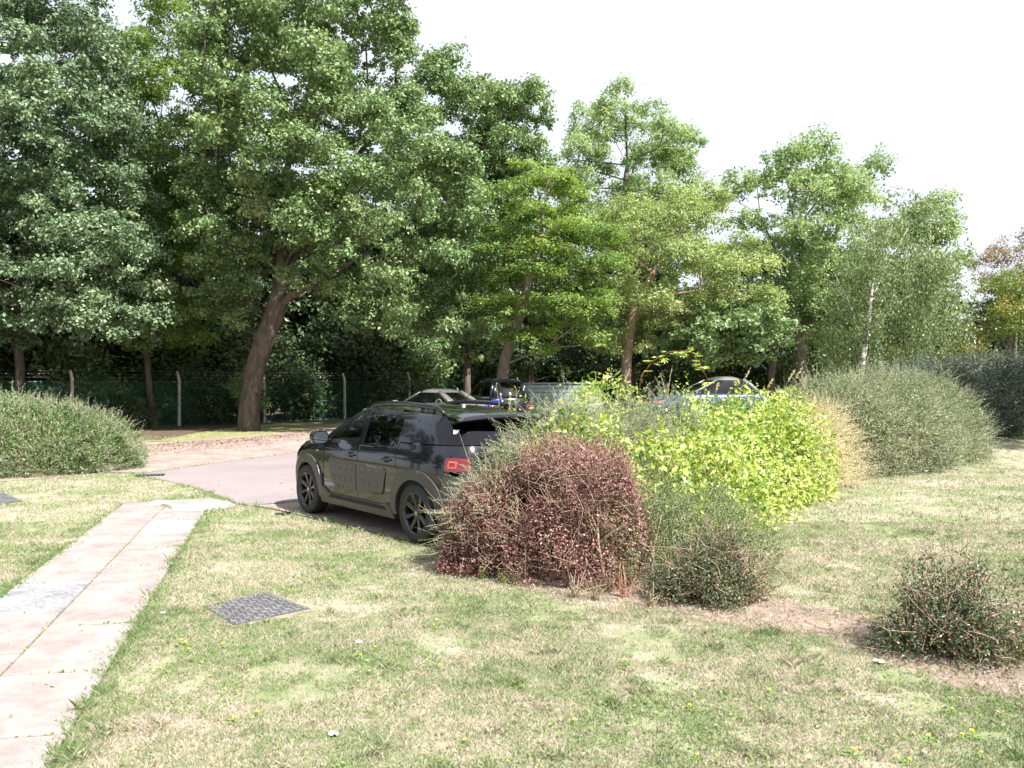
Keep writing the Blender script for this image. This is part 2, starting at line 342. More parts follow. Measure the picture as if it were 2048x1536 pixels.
sheet('grass_verge', wob([g2(300, 884), g2(380, 881), g2(500, 872), g2(655, 857), (-3.8, 38.2), (-5.3, 39.6), g2(640, 844), g2(520, 850), g2(440, 858), g2(370, 871)], .06), .010, M['verge'], .6)
sheet('road', ROAD, .008, M['tarmac'])
sheet('parking_bay_paving', FARBAY, .012, M['brick'])
sheet('parking_bay_paving', CARBAY, .016, M['brick'])
BED = [g2(872, 1100), g2(900, 1150), g2(980, 1168), g2(1090, 1185), g2(1200, 1200), g2(1330, 1225), g2(1440, 1255), g2(1600, 1266), g2(1700, 1288), g2(1850, 1350), g2(2050, 1408), (4.6, 4.0), (6, 4.4), (5.5, 5.6), g2(2100, 1250), g2(1900, 1235), g2(1760, 1230), g2(1680, 1232), g2(1620, 1205), g2(1540, 1185), g2(1500, 1150), g2(1480, 1060), g2(1560, 1010), g2(1640, 985), (5.2, 13.5), (3.2, 13.2), (1.5, 10.5), (.2, 9), (-.6, 8.1)]
BEDW = wob(BED, .07, .16, 3)
sheet('soil_bed', BEDW, .0025, M['soil'], .4)
BED2 = wob([(-14, 14.0), (-8.9, 14.2), (-7.8, 15.3), (-7.6, 17), (-9, 19), (-15, 19)], .05, .3, 4)
sheet('soil_bed', BED2, .006, M['soil'], .5)
# ------------------------------------------------------------------ the slab path
CL = [(Vector(g2(-230, 1602))), Vector(g2(0, 1355)), Vector(g2(330, 1012))]
d0 = (CL[2] - CL[1]).normalized(); perp = Vector((d0.y, -d0.x)); skew = Vector((1, .17)).normalized()
org = CL[1]
def onpath(t, s):                                      # t metres along the centre joint, s columns across
    return org + d0 * t + skew * s
def yt(py):                                            # the place on the centre joint that lies at this height in the photo
    Y = F * CAMZ / (py - HY); return (Y - org.y) / d0.y
pb = MB(); pm = []
def slab(q, mi, thick=.05, top=.012):
    c = sum((Vector(p) for p in q), Vector((0, 0))) / len(q); n = len(q); ins = .012
    dz = [random.uniform(-.002, .002) for _ in q]
    T = [(c + (Vector(p) - c) * (1 - ins / max(.1, (Vector(p) - c).length))) for p in q]
    T2 = [(c + (Vector(p) - c) * (1 - (ins + .008) / max(.1, (Vector(p) - c).length))) for p in q]
    V = [(p.x, p.y, -.03) for p in T] + [(p.x, p.y, top - .006 + d) for p, d in zip(T, dz)] + [(p.x, p.y, top + d) for p, d in zip(T2, dz)]
    Fc = [[k * n + i, k * n + (i + 1) % n, (k + 1) * n + (i + 1) % n, (k + 1) * n + i] for k in (0, 1) for i in range(n)] + [[2 * n + i for i in range(n)]]
    pb.add(V, Fc); pm.extend([mi] * len(Fc))
W_ = .60
LJ = [2200, 1830, 1600, 1430, 1309, 1225, 1164, 1117.5, 1083, 1033]; RJ = [2100, 1760, 1489, 1355, 1256, 1189, 1136, 1098, 1069, 1044, 1024]
for J, s0, s1, sp in ((LJ, -W_, 0, {5: 1}), (RJ, 0, W_, {8: 2})):
    for k in range(len(J) - 1):
        a, b = yt(J[k]), yt(J[k + 1]); slab([onpath(a, s0), onpath(a, s1), onpath(b, s1), onpath(b, s0)], sp.get(k, 0))
e_ = lambda a, b: Vector(g2(a, b))
slab([onpath(yt(1033), -W_), onpath(yt(1033), 0), e_(330, 1015), e_(308, 1004), e_(247, 1008)], 0)
slab([onpath(yt(1024), 0), onpath(yt(1024), W_), e_(425, 1020), e_(345, 1022), e_(330, 1015)], 0)
slab([e_(345, 1023), e_(412, 1022), e_(478, 1012), e_(455, 1004), e_(340, 1014)], 2)
slab([e_(308, 1004), e_(338, 1013.4), e_(453, 1003.5), e_(420, 996.5)], 0)
PATH_EDGE = [onpath(yt(2200), -W_), onpath(yt(2200), W_), onpath(yt(1024), W_), e_(428, 1020), e_(482, 1011), e_(455, 1002), e_(420, 995), e_(308, 1002), e_(245, 1006), onpath(yt(1033), -W_)]
sheet('path_bedding', [tuple(p) for p in PATH_EDGE], .002, M['joint'], .6)
me = mesh('path', np.array([tuple(v) for v in pb.V]), pb.F, [M['slab'], M['slab_grey'], M['slab_white']], mi=pm); link('path', me, kind='structure')

# ------------------------------------------------------------------ leaves
def leafV(c, a, n, L, W, fold=.12):
    """one folded diamond leaf per row: c base, a axis, n face normal"""
    b = unit(np.cross(a, n)); n = np.cross(b, a); L = np.asarray(L).reshape(-1, 1); W = np.asarray(W).reshape(-1, 1)
    m = c + a * L * .48
    return np.stack([c, m + b * W * .5 + n * W * fold, c + a * L, m - b * W * .5 + n * W * fold], 1).reshape(-1, 3)
def leafmesh(name, V, tint, mat):
    n = len(V) // 4; return mesh(name, V, np.arange(n * 4).reshape(n, 4), mat, tint=np.clip(tint, 0, 1))
def crown_leaves(lobes, per, L, W, rough_tw=34, tw_sig=.145, droop=0., flat=.92, tvar=.2, updir=.22):
    Vs, Ts = [], []
    for (c, r) in lobes:
        k = max(6, int(rough_tw * (r / .9) ** 2)); n = int(per * (r / .9) ** 2)
        d = rv(k); d[:, 2] = np.where(d[:, 2] < -.3, -d[:, 2] * .6, d[:, 2]); rad = r * rng.uniform(.45, 1.08, (k, 1))
        tw = c + d * rad * np.array([1, 1, flat])
        if droop: tw[:, 2] -= droop * rng.random(k) * r
        w_ = rng.integers(0, k, n); out = unit(d[w_] + np.array([0, 0, .25]))
        p = tw[w_] + rng.normal(size=(n, 3)) * tw_sig * np.array([1, 1, .7]) * (r / .9)
        if droop: p[:, 2] -= rng.exponential(droop * .5, n)
        nn = unit(rv(n) * .8 + out * .75 + np.array([0, 0, updir])); aa = unit(np.cross(nn, rv(n)))
        if droop: aa = unit(aa * .6 + np.array([0, 0, -.9 * min(1, droop)]))
        s = rng.uniform(.65, 1.25, n)
        Vs.append(leafV(p, aa, nn, L * s, W * s)); Ts.append(.38 + rng.normal() * tvar * .5 + rng.normal(size=n) * tvar)
    return np.concatenate(Vs), np.concatenate(Ts)
def branchmesh(name, main, limbs, targets, mat, r0, nseg=7, minr=.012):
    """main trunk and limbs given as point lists; every target joins the nearest wood below it"""
    nodes = []; par = []; fixed = []
    def chain(pts, start=-1):
        prev = start
        for p in pts: nodes.append(Vector(p)); par.append(prev); prev = len(nodes) - 1
    chain(main); nm = len(main)
    for lb in limbs:
        j = min(range(nm), key=lambda i: (nodes[i] - Vector(lb[0])).length); chain(lb[1:], j)
    base = len(nodes); cen = nodes[nm // 2 + 1 if nm > 2 else 0]
    low = 1 if nm > 2 else 0
    for t in sorted(targets, key=lambda t: (Vector(t) - cen).length):
        t = Vector(t); A = np.array([tuple(q) for q in nodes[low:]]); d = np.linalg.norm(A - np.array(tuple(t)), axis=1) + np.maximum(0, A[:, 2] - t.z) * 1.2
        j = int(d.argmin()) + low; dist = (t - nodes[j]).length
        if dist < .15: continue
        k = max(1, int(dist / 1.1)); prev = j; a = nodes[j].copy()
        for i in range(1, k + 1):
            f = i / k; p = a.lerp(t, f) + Vector(rng.normal(size=3)) * .09 * dist * (1 - f) + Vector((0, 0, .06 * dist * math.sin(f * math.pi)))
            nodes.append(p); par.append(prev); prev = len(nodes) - 1
    n = len(nodes); load = np.zeros(n); kids = [[] for _ in range(n)]
    for i in range(n):
        if par[i] >= 0: kids[par[i]].append(i)
    for i in range(n - 1, -1, -1):
        load[i] += 1 if not kids[i] else 0
        if par[i] >= 0: load[par[i]] += load[i]
    rad = np.maximum(minr, r0 * (load / max(1, load[0])) ** .72); rad[0] = r0 * 1.18
    for i in range(1, nm): rad[i] = max(rad[i], r0 * (1 - .88 * i / nm) * .9)
    V, Fc = [], []; used = np.zeros(n, bool)
    for i in range(n):
        if par[i] >= 0 and not used[i]:
            ch = [par[i], i]; used[i] = True; cur = i
            while kids[cur]:
                nx_ = max(kids[cur], key=lambda q: load[q])
                if used[nx_]: break
                used[nx_] = True; ch.append(nx_); cur = nx_
            rr = [min(rad[q], rad[ch[1]] * 1.05) if (q == ch[0] and ch[0] != 0) else rad[q] for q in ch]
            ns = nseg if rr[0] > .05 else 4
            pts = [nodes[q] for q in ch]
            if rr[0] > .08 and len(pts) > 2:         # smooth the heavy wood
                P2, R2 = [], []
                for q in range(len(pts) - 1):
                    p0, p1, p2, p3 = pts[max(0, q - 1)], pts[q], pts[q + 1], pts[min(len(pts) - 1, q + 2)]
                    for f in (0, .25, .5, .75):
                        P2.append(.5 * ((2 * p1) + (p2 - p0) * f + (2 * p0 - 5 * p1 + 4 * p2 - p3) * f * f + (3 * p1 - p0 - 3 * p2 + p3) * f ** 3)); R2.append((rr[q] * (1 - f) + rr[q + 1] * f) * random.uniform(.96, 1.04))
                P2.append(pts[-1]); R2.append(rr[-1]); pts, rr = P2, R2; ns = 12
            v, f = tube_arrays(pts, rr, ns, False); o = len(V); V += v; Fc += [[a + o for a in q] for q in f]
    return mesh(name, np.array([tuple(v) for v in V]), Fc, mat, True)
def tree(name, label, cat, poly, Y, depth, base, main, limbs, leaf, wood, r0, per=420, L=.15, W=.09, r=.66, dens=1.0, group=None, minr=.009, **k):
    dens *= 1.55; per *= 1.9; L *= .86; W *= .86
    poly = [tuple(P(a, b, Y).xz) for a, b in poly]
    xs = [p[0] for p in poly]; zs = [p[1] for p in poly]
    area = abs(sum(poly[i][0] * poly[(i + 1) % len(poly)][1] - poly[(i + 1) % len(poly)][0] * poly[i][1] for i in range(len(poly)))) / 2
    n = int(area * 1.75 * dens / (r / .85) ** 2); lobes = []
    while len(lobes) < n:
        x = rng.uniform(min(xs), max(xs), 400); z = rng.uniform(min(zs), max(zs), 400)
        ok = inpoly(x, z, poly); x, z = x[ok], z[ok]; d = dist_poly(x, z, poly); rr = r * rng.uniform(.45, 1.35, len(x)); ok = d > rr * .45; x, z, d, rr = x[ok], z[ok], d[ok], rr[ok]
        y = rng.uniform(-1, .75, len(x)) * np.minimum(depth, d * 1.2 + 1.6)
        lobes += [(np.array([a, Y + b, c]), q) for a, b, c, q in zip(x, y, z, rr)]
    lobes = lobes[:n]
    t = empty(name, base, label=label, cat=cat, group=group); b = Vector(base)
    V, T = crown_leaves([(c - np.array(tuple(b)), q) for c, q in lobes], per, L, W, **k)
    main = [Vector((b.x, b.y, b.z - .1))] + [Vector(m) for m in main]
    link('trunk', branchmesh('trunk', [m - b for m in main], [[Vector(q) - b for q in lb] for lb in limbs], [Vector(c) - b for c, q in lobes[::2]], wood, r0, minr=minr), t)
    link('crown', leafmesh('crown', V, T, leaf), t)
    return t
g3 = lambda a, b: G(a, b)
# left oak, bluish
TREES = 'tall trees standing along the fence'
b = Vector((-17.3, 27.8, 0))
tree('oak_tree', 'large bluish green oak filling the upper left corner of the photo', 'tree',
     [(-300, -200), (60, -220), (230, -60), (250, 150), (300, 300), (290, 420), (340, 520), (335, 650), (280, 715), (180, 680), (60, 680), (0, 715), (-200, 720), (-350, 300)], 26.5, 4.2,
     b, [b + Vector((.1, 0, 2.2)), b + Vector((-.1, 0, 4.6)), b + Vector((.3, 0, 7.5)), b + Vector((.2, 0, 11)), b + Vector((.5, 0, 14))], [[b + Vector((0, 0, 4.6)), b + Vector((2, -.8, 6.2)), b + Vector((3.6, -1.4, 7))], [b + Vector((0, 0, 4.6)), b + Vector((-2, -.3, 7)), b + Vector((-3.2, -.4, 9.5))]], M['oak_blue'], M['bark'], .15, dens=.92, per=430, L=.15, W=.1)
b = G(310, 858); b = Vector((P(310, 0, 31).x, 31, 0))
tree('willow_tree', 'slender yellowish green tree between the bluish oak and the leaning oak', 'tree',
     [(230, 60), (320, -80), (380, 0), (400, 120), (470, 200), (470, 420), (430, 560), (410, 690), (300, 730), (220, 690), (210, 300)], 31, 2.6,
     b, [P(300, 790, 31), P(293, 700, 31), P(290, 660, 31), P(300, 500, 31), P(320, 250, 31), P(340, 60, 31)], [[P(293, 700, 31), P(318, 690, 31), P(350, 660, 31), P(400, 590, 31)], [P(293, 700, 31), P(270, 640, 31), P(255, 560, 31)]], M['hornbeam'], M['bark'], .12, per=380, L=.15, W=.075, dens=.95)
b = Vector((P(497, 0, 29).x, 29, 0)); Y = 29
tree('oak_tree', 'big oak with a thick trunk leaning to the right beside the fence', 'tree',
     [(385, 80), (420, -20), (520, -160), (700, -200), (835, -60), (850, 90), (815, 140), (900, 260), (960, 330), (1000, 450), (1005, 560), (965, 620), (945, 710), (900, 680), (820, 700), (740, 680), (660, 650), (600, 600), (540, 560), (490, 660), (390, 670), (380, 380), (360, 250)], Y, 4.6,
     b, [P(500, 800, Y), P(508, 745, Y), P(528, 680, Y), P(553, 615, Y), P(566, 540, Y), P(558, 440, Y), P(575, 340, Y), P(600, 240, Y), P(640, 100, Y)],
     [[P(553, 615, Y), P(610, 575, Y - .6), P(670, 545, Y - 1), P(740, 500, Y - 1.2), P(830, 430, Y - 1)], [P(566, 540, Y), P(620, 480, Y + .3), P(665, 400, Y + .5), P(740, 280, Y)], [P(558, 440, Y), P(520, 380, Y), P(480, 280, Y)], [P(566, 540, Y), P(600, 470, Y - 1), P(700, 430, Y - 1.6)]],
     M['oak'], M['bark'], .36, dens=1.0, per=430, L=.15, W=.1)
b = Vector((P(935, 0, 35).x, 35, 0)); Y = 35
tree('oak_tree', 'dark green oak top rising behind the leaning oak against the white sky', 'tree',
     [(840, 150), (885, 125), (960, 145), (985, 150), (1000, 190), (1050, 170), (1105, 185), (1118, 260), (1085, 300), (1120, 340), (1080, 440), (1010, 660), (960, 740), (860, 720), (820, 500), (825, 200)], Y, 3.2,
     b, [P(935, 700, Y), P(945, 560, Y), P(960, 420, Y), P(1000, 300, Y), P(1050, 220, Y)], [[P(945, 560, Y), P(900, 400, Y), P(890, 250, Y)]], M['oak'], M['bark'], .15, per=400, L=.16, W=.11)
b = Vector((P(1003, 0, 28).x, 28, 0)); Y = 28
tree('hornbeam_tree', 'bright green hornbeam with layered drooping sprays behind the bicycle', 'tree',
     [(985, 400), (1040, 340), (1090, 325), (1135, 360), (1170, 420), (1235, 480), (1220, 560), (1240, 640), (1205, 715), (1140, 700), (1080, 730), (1000, 700), (950, 640), (955, 520)], Y, 3.4,
     b, [P(1003, 790, Y), P(1008, 730, Y), P(1022, 680, Y), P(1050, 600, Y), P(1070, 480, Y), P(1080, 390, Y)], [[P(1022, 680, Y), P(1000, 600, Y), P(1010, 500, Y)]], M['hornbeam'], M['bark_pale'], .2, per=460, L=.14, W=.08, flat=.3, r=.8, dens=1.15, updir=.9)
b = Vector((P(1262, 0, 40).x, 40, float(H(5, 40)))); Y = 40
tree('ash_tree', 'tall pale green ash in the middle of the row of trees', 'tree',
     [(1125, 280), (1150, 210), (1240, 180), (1320, 235), (1385, 280), (1405, 360), (1430, 430), (1390, 490), (1300, 520), (1200, 520), (1115, 420), (1105, 340)], Y, 3.4,
     b, [P(1262, 700, Y), P(1262, 560, Y), P(1250, 440, Y), P(1255, 330, Y), P(1250, 230, Y)], [[P(1262, 560, Y), P(1320, 440, Y), P(1360, 340, Y)]], M['ash'], M['bark_pale'], .24, per=340, L=.19, W=.085, dens=.8)
b = Vector((P(1255, 0, 31).x, 31, float(H(4.5, 31)))); Y = 31
tree('willow_tree', 'broad yellow green tree with tangled pale twigs between the two tall ashes', 'tree',
     [(1150, 480), (1230, 400), (1330, 390), (1410, 370), (1480, 460), (1525, 560), (1550, 620), (1500, 680), (1400, 650), (1340, 700), (1230, 745), (1160, 720), (1180, 600)], Y, 3.6,
     b, [P(1253, 760, Y), P(1255, 700, Y), P(1270, 620, Y), P(1310, 540, Y), P(1360, 460, Y)], [[P(1270, 620, Y), P(1360, 620, Y - 1.5), P(1430, 640, Y - 2), P(1470, 610, Y - 2)], [P(1270, 620, Y), P(1340, 590, Y - 2), P(1400, 580, Y - 2.6)]], M['willow'], M['twig'], .2, per=430, L=.14, W=.07, dens=1.05)
b = Vector((P(1545, 0, 30).x, 30, float(H(9, 30)))); Y = 30
tree('sycamore_tree', 'low dark green tree with a brown trunk behind the blue car', 'tree',
     [(1330, 690), (1360, 640), (1430, 600), (1500, 590), (1560, 620), (1580, 680), (1540, 730), (1420, 750), (1340, 745)], Y, 2.6,
     b, [P(1543, 750, Y), P(1546, 690, Y), P(1550, 640, Y)], [[P(1546, 690, Y), P(1480, 680, Y), P(1410, 670, Y)]], M['oak'], M['bark'], .13, per=430, L=.16, W=.12, dens=1.2)
b = Vector((P(1605, 0, 33).x, 33, float(H(12, 33)))); Y = 34
tree('ash_tree', 'rounded green ash whose trunk forks low to the left of the birch', 'tree',
     [(1425, 400), (1440, 345), (1500, 335), (1560, 295), (1620, 300), (1665, 350), (1690, 300), (1745, 330), (1730, 400), (1770, 460), (1760, 600), (1720, 700), (1650, 720), (1625, 660), (1570, 620), (1510, 580), (1440, 470)], Y, 3.6,
     b, [P(1604, 720, 33.2), P(1603, 665, 33.5), P(1606, 600, Y), P(1600, 500, Y), P(1580, 400, Y)], [[P(1603, 665, 33.5), P(1632, 610, Y), P(1660, 520, Y), P(1680, 420, Y)], [P(1606, 600, Y), P(1560, 520, Y), P(1520, 430, Y)]], M['ash'], M['bark_pale'], .19, per=340, L=.18, W=.085, dens=.85)
b = Vector((P(1722, 0, 26.4).x, 26.4, float(H(11.5, 26.4)))); Y = 28
tree('birch_tree', 'weeping silver birch with a white trunk and hanging strands of leaves', 'tree',
     [(1660, 560), (1690, 450), (1740, 370), (1830, 400), (1875, 480), (1905, 560), (1895, 660), (1860, 720), (1780, 700), (1700, 740), (1650, 690)], Y, 2.4,
     b, [P(1724, 740, 26.6), P(1732, 680, 26.8), P(1742, 600, 27), P(1750, 520, 27.6), P(1745, 430, Y)], [[P(1742, 600, 26.5), P(1780, 520, Y), P(1820, 450, Y)], [P(1732, 680, 26.4), P(1780, 620, Y), P(1850, 570, Y)]], M['birch'], M['birch_bark'], .085, minr=.005, per=330, L=.11, W=.072, dens=.95, droop=.9, r=.7, rough_tw=30, tw_sig=.1)
b = Vector((P(1850, 0, 42).x, 42, float(H(21, 42)))); Y = 42
tree('ash_tree', 'distant green ash showing behind the right side of the birch', 'tree',
     [(1790, 450), (1850, 395), (1900, 440), (1890, 500), (1925, 530), (1900, 600), (1950, 620), (1960, 700), (1800, 700)], Y, 2.6, b, [P(1850, 700, Y), P(1850, 600, Y), P(1855, 470, Y)], [], M['ash'], M['bark'], .2, per=300, L=.2, W=.1, dens=.7)
b = Vector((P(2018, 0, 27).x, 27, float(H(17, 27)))); Y = 27
tree('rowan_tree', 'small twin stemmed tree with orange berries and yellow leaves at the right edge', 'tree',
     [(1925, 650), (1960, 570), (2030, 530), (2140, 535), (2200, 640), (2140, 715), (2060, 690), (1990, 700), (1940, 700)], Y, 1.8,
     b, [P(2018, 740, Y), P(2020, 710, Y), P(2026, 660, Y), P(2040, 590, Y)], [[P(2020, 710, Y), P(2000, 670, Y), P(1975, 620, Y)], [P(2026, 660, Y), P(1980, 640, Y - .5), P(1945, 640, Y - .8)]], M['rowan'], M['bark_pale'], .13, per=380, L=.12, W=.055, dens=1.2, tvar=.2, r=.6)
b = Vector((P(2030, 0, 38).x, 38, float(H(24, 38)))); Y = 38
tree('dying_tree', 'nearly bare tree with thin reddish leaves standing against the sky on the far right', 'tree',
     [(1930, 600), (1955, 500), (2020, 470), (2100, 450), (2200, 500), (2160, 620)], Y, 2., b, [P(2030, 700, Y), P(2034, 620, Y), P(2050, 540, Y), P(2060, 480, Y)], [], M['sparse'], M['bark_pale'], .09, per=150, L=.14, W=.06, dens=1.0, tvar=.3, rough_tw=12)

# undergrowth: shrubs and background trees
def shrubtree(n_l, rx, rz, h0, leaf, per, L, W, trunk_r, seed=0, wood=None, nm='shrub'):
    lobes = []
    for _ in range(n_l):
        d = rv(1)[0] * rng.random() ** .4; lobes.append((np.array([d[0] * rx, d[1] * rx, h0 + rz + d[2] * rz]), rng.uniform(.6, 1.1)))
    V, T = crown_leaves(lobes, per, L, W)
    br = branchmesh('trunk', [Vector((0, 0, -.1)), Vector((.05, 0, h0 * .5 + .2)), Vector((0, .05, h0 + rz * .7)), Vector((.1, 0, h0 + rz * 1.3))], [], [Vector(c) for c, q in lobes], wood or M['bark'], trunk_r)
    return br, leafmesh('crown', V, T, leaf)
def put(name, mm, loc, s, label, cat, group, rz=None):
    t = empty(name, loc, random.uniform(0, 6.28) if rz is None else rz, label=label, cat=cat, group=group); t.scale = (s, s, s * random.uniform(.9, 1.1))
    link('trunk', mm[0], t); link('crown', mm[1], t); return t
us = [shrubtree(22, 1.5, 1.25, .2, M['dark'], 260, .15, .09, .05), shrubtree(20, 1.3, 1.5, .3, M['oak'], 240, .15, .09, .05), shrubtree(24, 1.7, 1.1, .1, M['dark'], 280, .13, .09, .04)]
SH = [(-19.5, 28.5, 1.), (-17, 31.5, 1.1), (-14.2, 33.2, .9), (-15.6, 26.3, .55), (-11.7, 35.5, 1.1), (-9.8, 37.6, 1.15), (-7, 40.5, 1.2), (-5.2, 42.5, 1.1), (-3, 45, 1.3), (-14.2, 29.6, .5), (0, 44.5, 1.3), (2.8, 44, 1.4), (5.5, 43.5, 1.4), (8.5, 40, 1.3), (-22, 33, 1.4), (-18, 36, 1.4), (-14, 39, 1.5), (-8.5, 43, 1.5), (11.2, 38, 1.3), (13.8, 36.5, 1.1), (16.5, 36, 1.2), (19, 36, 1.1), (-10.9, 32.6, .6), (-12.6, 33.6, .8), (-19, 32.5, 1.8), (-15.6, 35, 1.9), (-12, 38, 1.9), (-9, 41, 1.9), (-5.6, 44, 1.9), (-2, 47, 1.8), (2.2, 46.5, 1.8), (6, 45.5, 1.7), (10, 43.5, 1.5)]
for i, (x, y, s) in enumerate(SH):
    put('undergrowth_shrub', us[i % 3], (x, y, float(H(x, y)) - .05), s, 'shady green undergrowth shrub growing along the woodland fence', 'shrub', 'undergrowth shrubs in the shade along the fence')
bt = [shrubtree(60, 3.6, 4.8, 1.6, M['dark'], 330, .24, .16, .28), shrubtree(56, 3.3, 5.2, 2.0, M['dark'], 330, .24, .16, .25), shrubtree(56, 3.5, 4.6, 1.4, M['dark'], 320, .24, .15, .22)]  # dark leaf on every crown puts the shade of the wood into the colour
BT = [(-30, 36, 1.15), (-24, 39, 1.25), (-18.5, 42, 1.2), (-13.5, 45, 1.2), (-8.5, 48, 1.2), (-3, 50, 1.15), (2.5, 50, 1.0), (8, 47, .95), (13.5, 46, .9), (19, 47, .8), (-25, 30, 1.1), (-21, 51, 1.4), (-11, 55, 1.35), (-1, 58, 1.15), (-33, 48, 1.4), (24, 48, .75), (30, 46, .7), (-6.5, 45, .8), (1, 41, .62), (6.8, 38, .55), (11.5, 40, .7), (16, 41, .72), (20.5, 42, .7), (25, 41, .65), (-20.5, 21, 1.15), (-23.5, 13.5, 1.25), (-28, 24, 1.3), (-26, 4, 1.2), (-36, 14, 1.4), (-21, 34, 1.1), (-15.5, 37, 1.1)]
for i, (x, y, s) in enumerate(BT):
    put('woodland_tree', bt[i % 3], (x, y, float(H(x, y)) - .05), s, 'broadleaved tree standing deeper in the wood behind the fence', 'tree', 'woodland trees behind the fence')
put('shade_tree', bt[0], (19.5, 16.0, 0), 1.0, 'broadleaved tree outside the right edge of the photo shading the dark hedge', 'tree', None, rz=1.)
put('shade_tree', bt[2], (24.5, 19.5, 0), 1.0, 'second broadleaved tree outside the right edge of the photo behind the shading one', 'tree', None, rz=2.)
# far wood, one mass
n = 26000; x = rng.uniform(-75, 75, n); y = 66 + rng.normal(size=n) * 3 - .004 * x * x; z = rng.random(n) * (8.5 + 3 * vnoise(x, y, 7)) * np.where(x > 12, .55, 1)
V = leafV(np.stack([x, y, z], 1), rv(n), unit(rv(n) + [0, -.4, .6]), rng.uniform(.6, 1.1, n), rng.uniform(.5, .8, n))
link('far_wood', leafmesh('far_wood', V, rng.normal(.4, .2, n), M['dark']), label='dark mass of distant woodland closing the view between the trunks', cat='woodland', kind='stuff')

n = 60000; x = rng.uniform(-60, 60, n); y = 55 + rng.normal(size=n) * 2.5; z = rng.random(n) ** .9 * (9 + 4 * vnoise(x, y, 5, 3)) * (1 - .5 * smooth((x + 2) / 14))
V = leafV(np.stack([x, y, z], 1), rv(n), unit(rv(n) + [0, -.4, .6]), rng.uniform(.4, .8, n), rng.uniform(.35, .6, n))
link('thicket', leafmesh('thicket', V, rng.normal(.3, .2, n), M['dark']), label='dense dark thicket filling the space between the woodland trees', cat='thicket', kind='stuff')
# ------------------------------------------------------------------ hedges and shrubs
def mound_pts(blobs, n, shell=.25, zmin=.02):
    """points near the outer skin of a union of half ellipsoids (cx, cy, rx, ry, h)"""
    bl = np.array([(b[0], b[1], b[2], b[3], b[4]) for b in blobs]); wts = bl[:, 2] * bl[:, 3] + (bl[:, 2] + bl[:, 3]) * bl[:, 4] * .8; wts = wts / wts.sum()
    Pp, Nn = [], []; got = 0
    while got < n:
        k = rng.choice(len(bl), n, p=wts); B = bl[k]; d = rv(n); d[:, 2] = np.abs(d[:, 2]); s = 1 - shell * rng.random((n, 1)) ** 1.3
        pw = np.array([b[5] if len(b) > 5 else 2.2 for b in blobs])[k][:, None]; q = d * s / (np.abs(d) ** pw).sum(1, keepdims=True) ** (1 / pw); p = np.stack([B[:, 0] + q[:, 0] * B[:, 2], B[:, 1] + q[:, 1] * B[:, 3], q[:, 2] * B[:, 4]], 1)
        nn = unit(d / np.stack([B[:, 2], B[:, 3], B[:, 4]], 1)); ok = p[:, 2] > zmin
        for j, b in enumerate(bl):
            e = ((p[:, 0] - b[0]) / b[2]) ** 2 + ((p[:, 1] - b[1]) / b[3]) ** 2 + (p[:, 2] / b[4]) ** 2; ok &= (e > (1 - shell) ** 2 * .9) | (k == j)
        Pp.append(p[ok]); Nn.append(nn[ok]); got += ok.sum()
    p = np.concatenate(Pp)[:n]; nn = np.concatenate(Nn)[:n]
    lump = (vnoise(p[:, 0] * 2 + p[:, 2], p[:, 1] * 2 + p[:, 2], .5, 5) - .5)[:, None] * .3; p = p + nn * lump
    return p, nn
def shoots(p, d, length, leafL, leafW, nper, up=.35, curve=.3, stem=.0011):
    """feathery shoots: a thin stem with small leaves in two ranks. returns leaf verts, tints, stem verts, stem faces"""
    n = len(p); L = length * rng.uniform(.5, 1.3, n); d = unit(d + rng.normal(size=(n, 3)) * .28 + np.array([0, 0, up]))
    bend = unit(rng.normal(size=(n, 3)) * .5 + d * .3 + np.array([0, 0, -.5])) * curve
    t = np.linspace(.05, 1, nper); pos = p[:, None] + d[:, None] * (L[:, None, None] * t[None, :, None]) + bend[:, None] * (L[:, None, None] * (t ** 2)[None, :, None])
    side = unit(np.cross(d, rv(n)))[:, None] * np.where(np.arange(nper) % 2, 1, -1)[None, :, None]
    ax = unit(side * .9 + d[:, None] * .7 + rng.normal(size=(n, nper, 3)) * .3); nn = unit(rng.normal(size=(n, nper, 3)) * .6 + np.array([0, 0, 1.]))
    s = rng.uniform(.7, 1.2, (n, nper)) * (1 - .45 * t)[None]; LV = leafV(pos.reshape(-1, 3), ax.reshape(-1, 3), nn.reshape(-1, 3), (leafL * s).ravel(), (leafW * s).ravel())
    T = (.30 + .35 * t[None] + rng.normal(size=(n, 1)) * .15 + rng.normal(size=(n, nper)) * .12).ravel()
    # stems as thin three-sided strips
    q = pos[:, ::max(1, nper // 4)]; k = q.shape[1]; e1 = unit(np.cross(d, np.array([0, 0, 1.])))[:, None] * stem; e2 = np.array([0, 0, stem])
    sV = np.stack([q + e1, q - e1, q + e2], 2).reshape(-1, 3); f = []
    base = (np.arange(n)[:, None] * k + np.arange(k - 1)[None]).ravel() * 3
    for a, b_ in ((0, 1), (1, 2), (2, 0)): f.append(np.stack([base + a, base + b_, base + 3 + b_, base + 3 + a], 1))
    return LV, T, sV, np.concatenate(f)
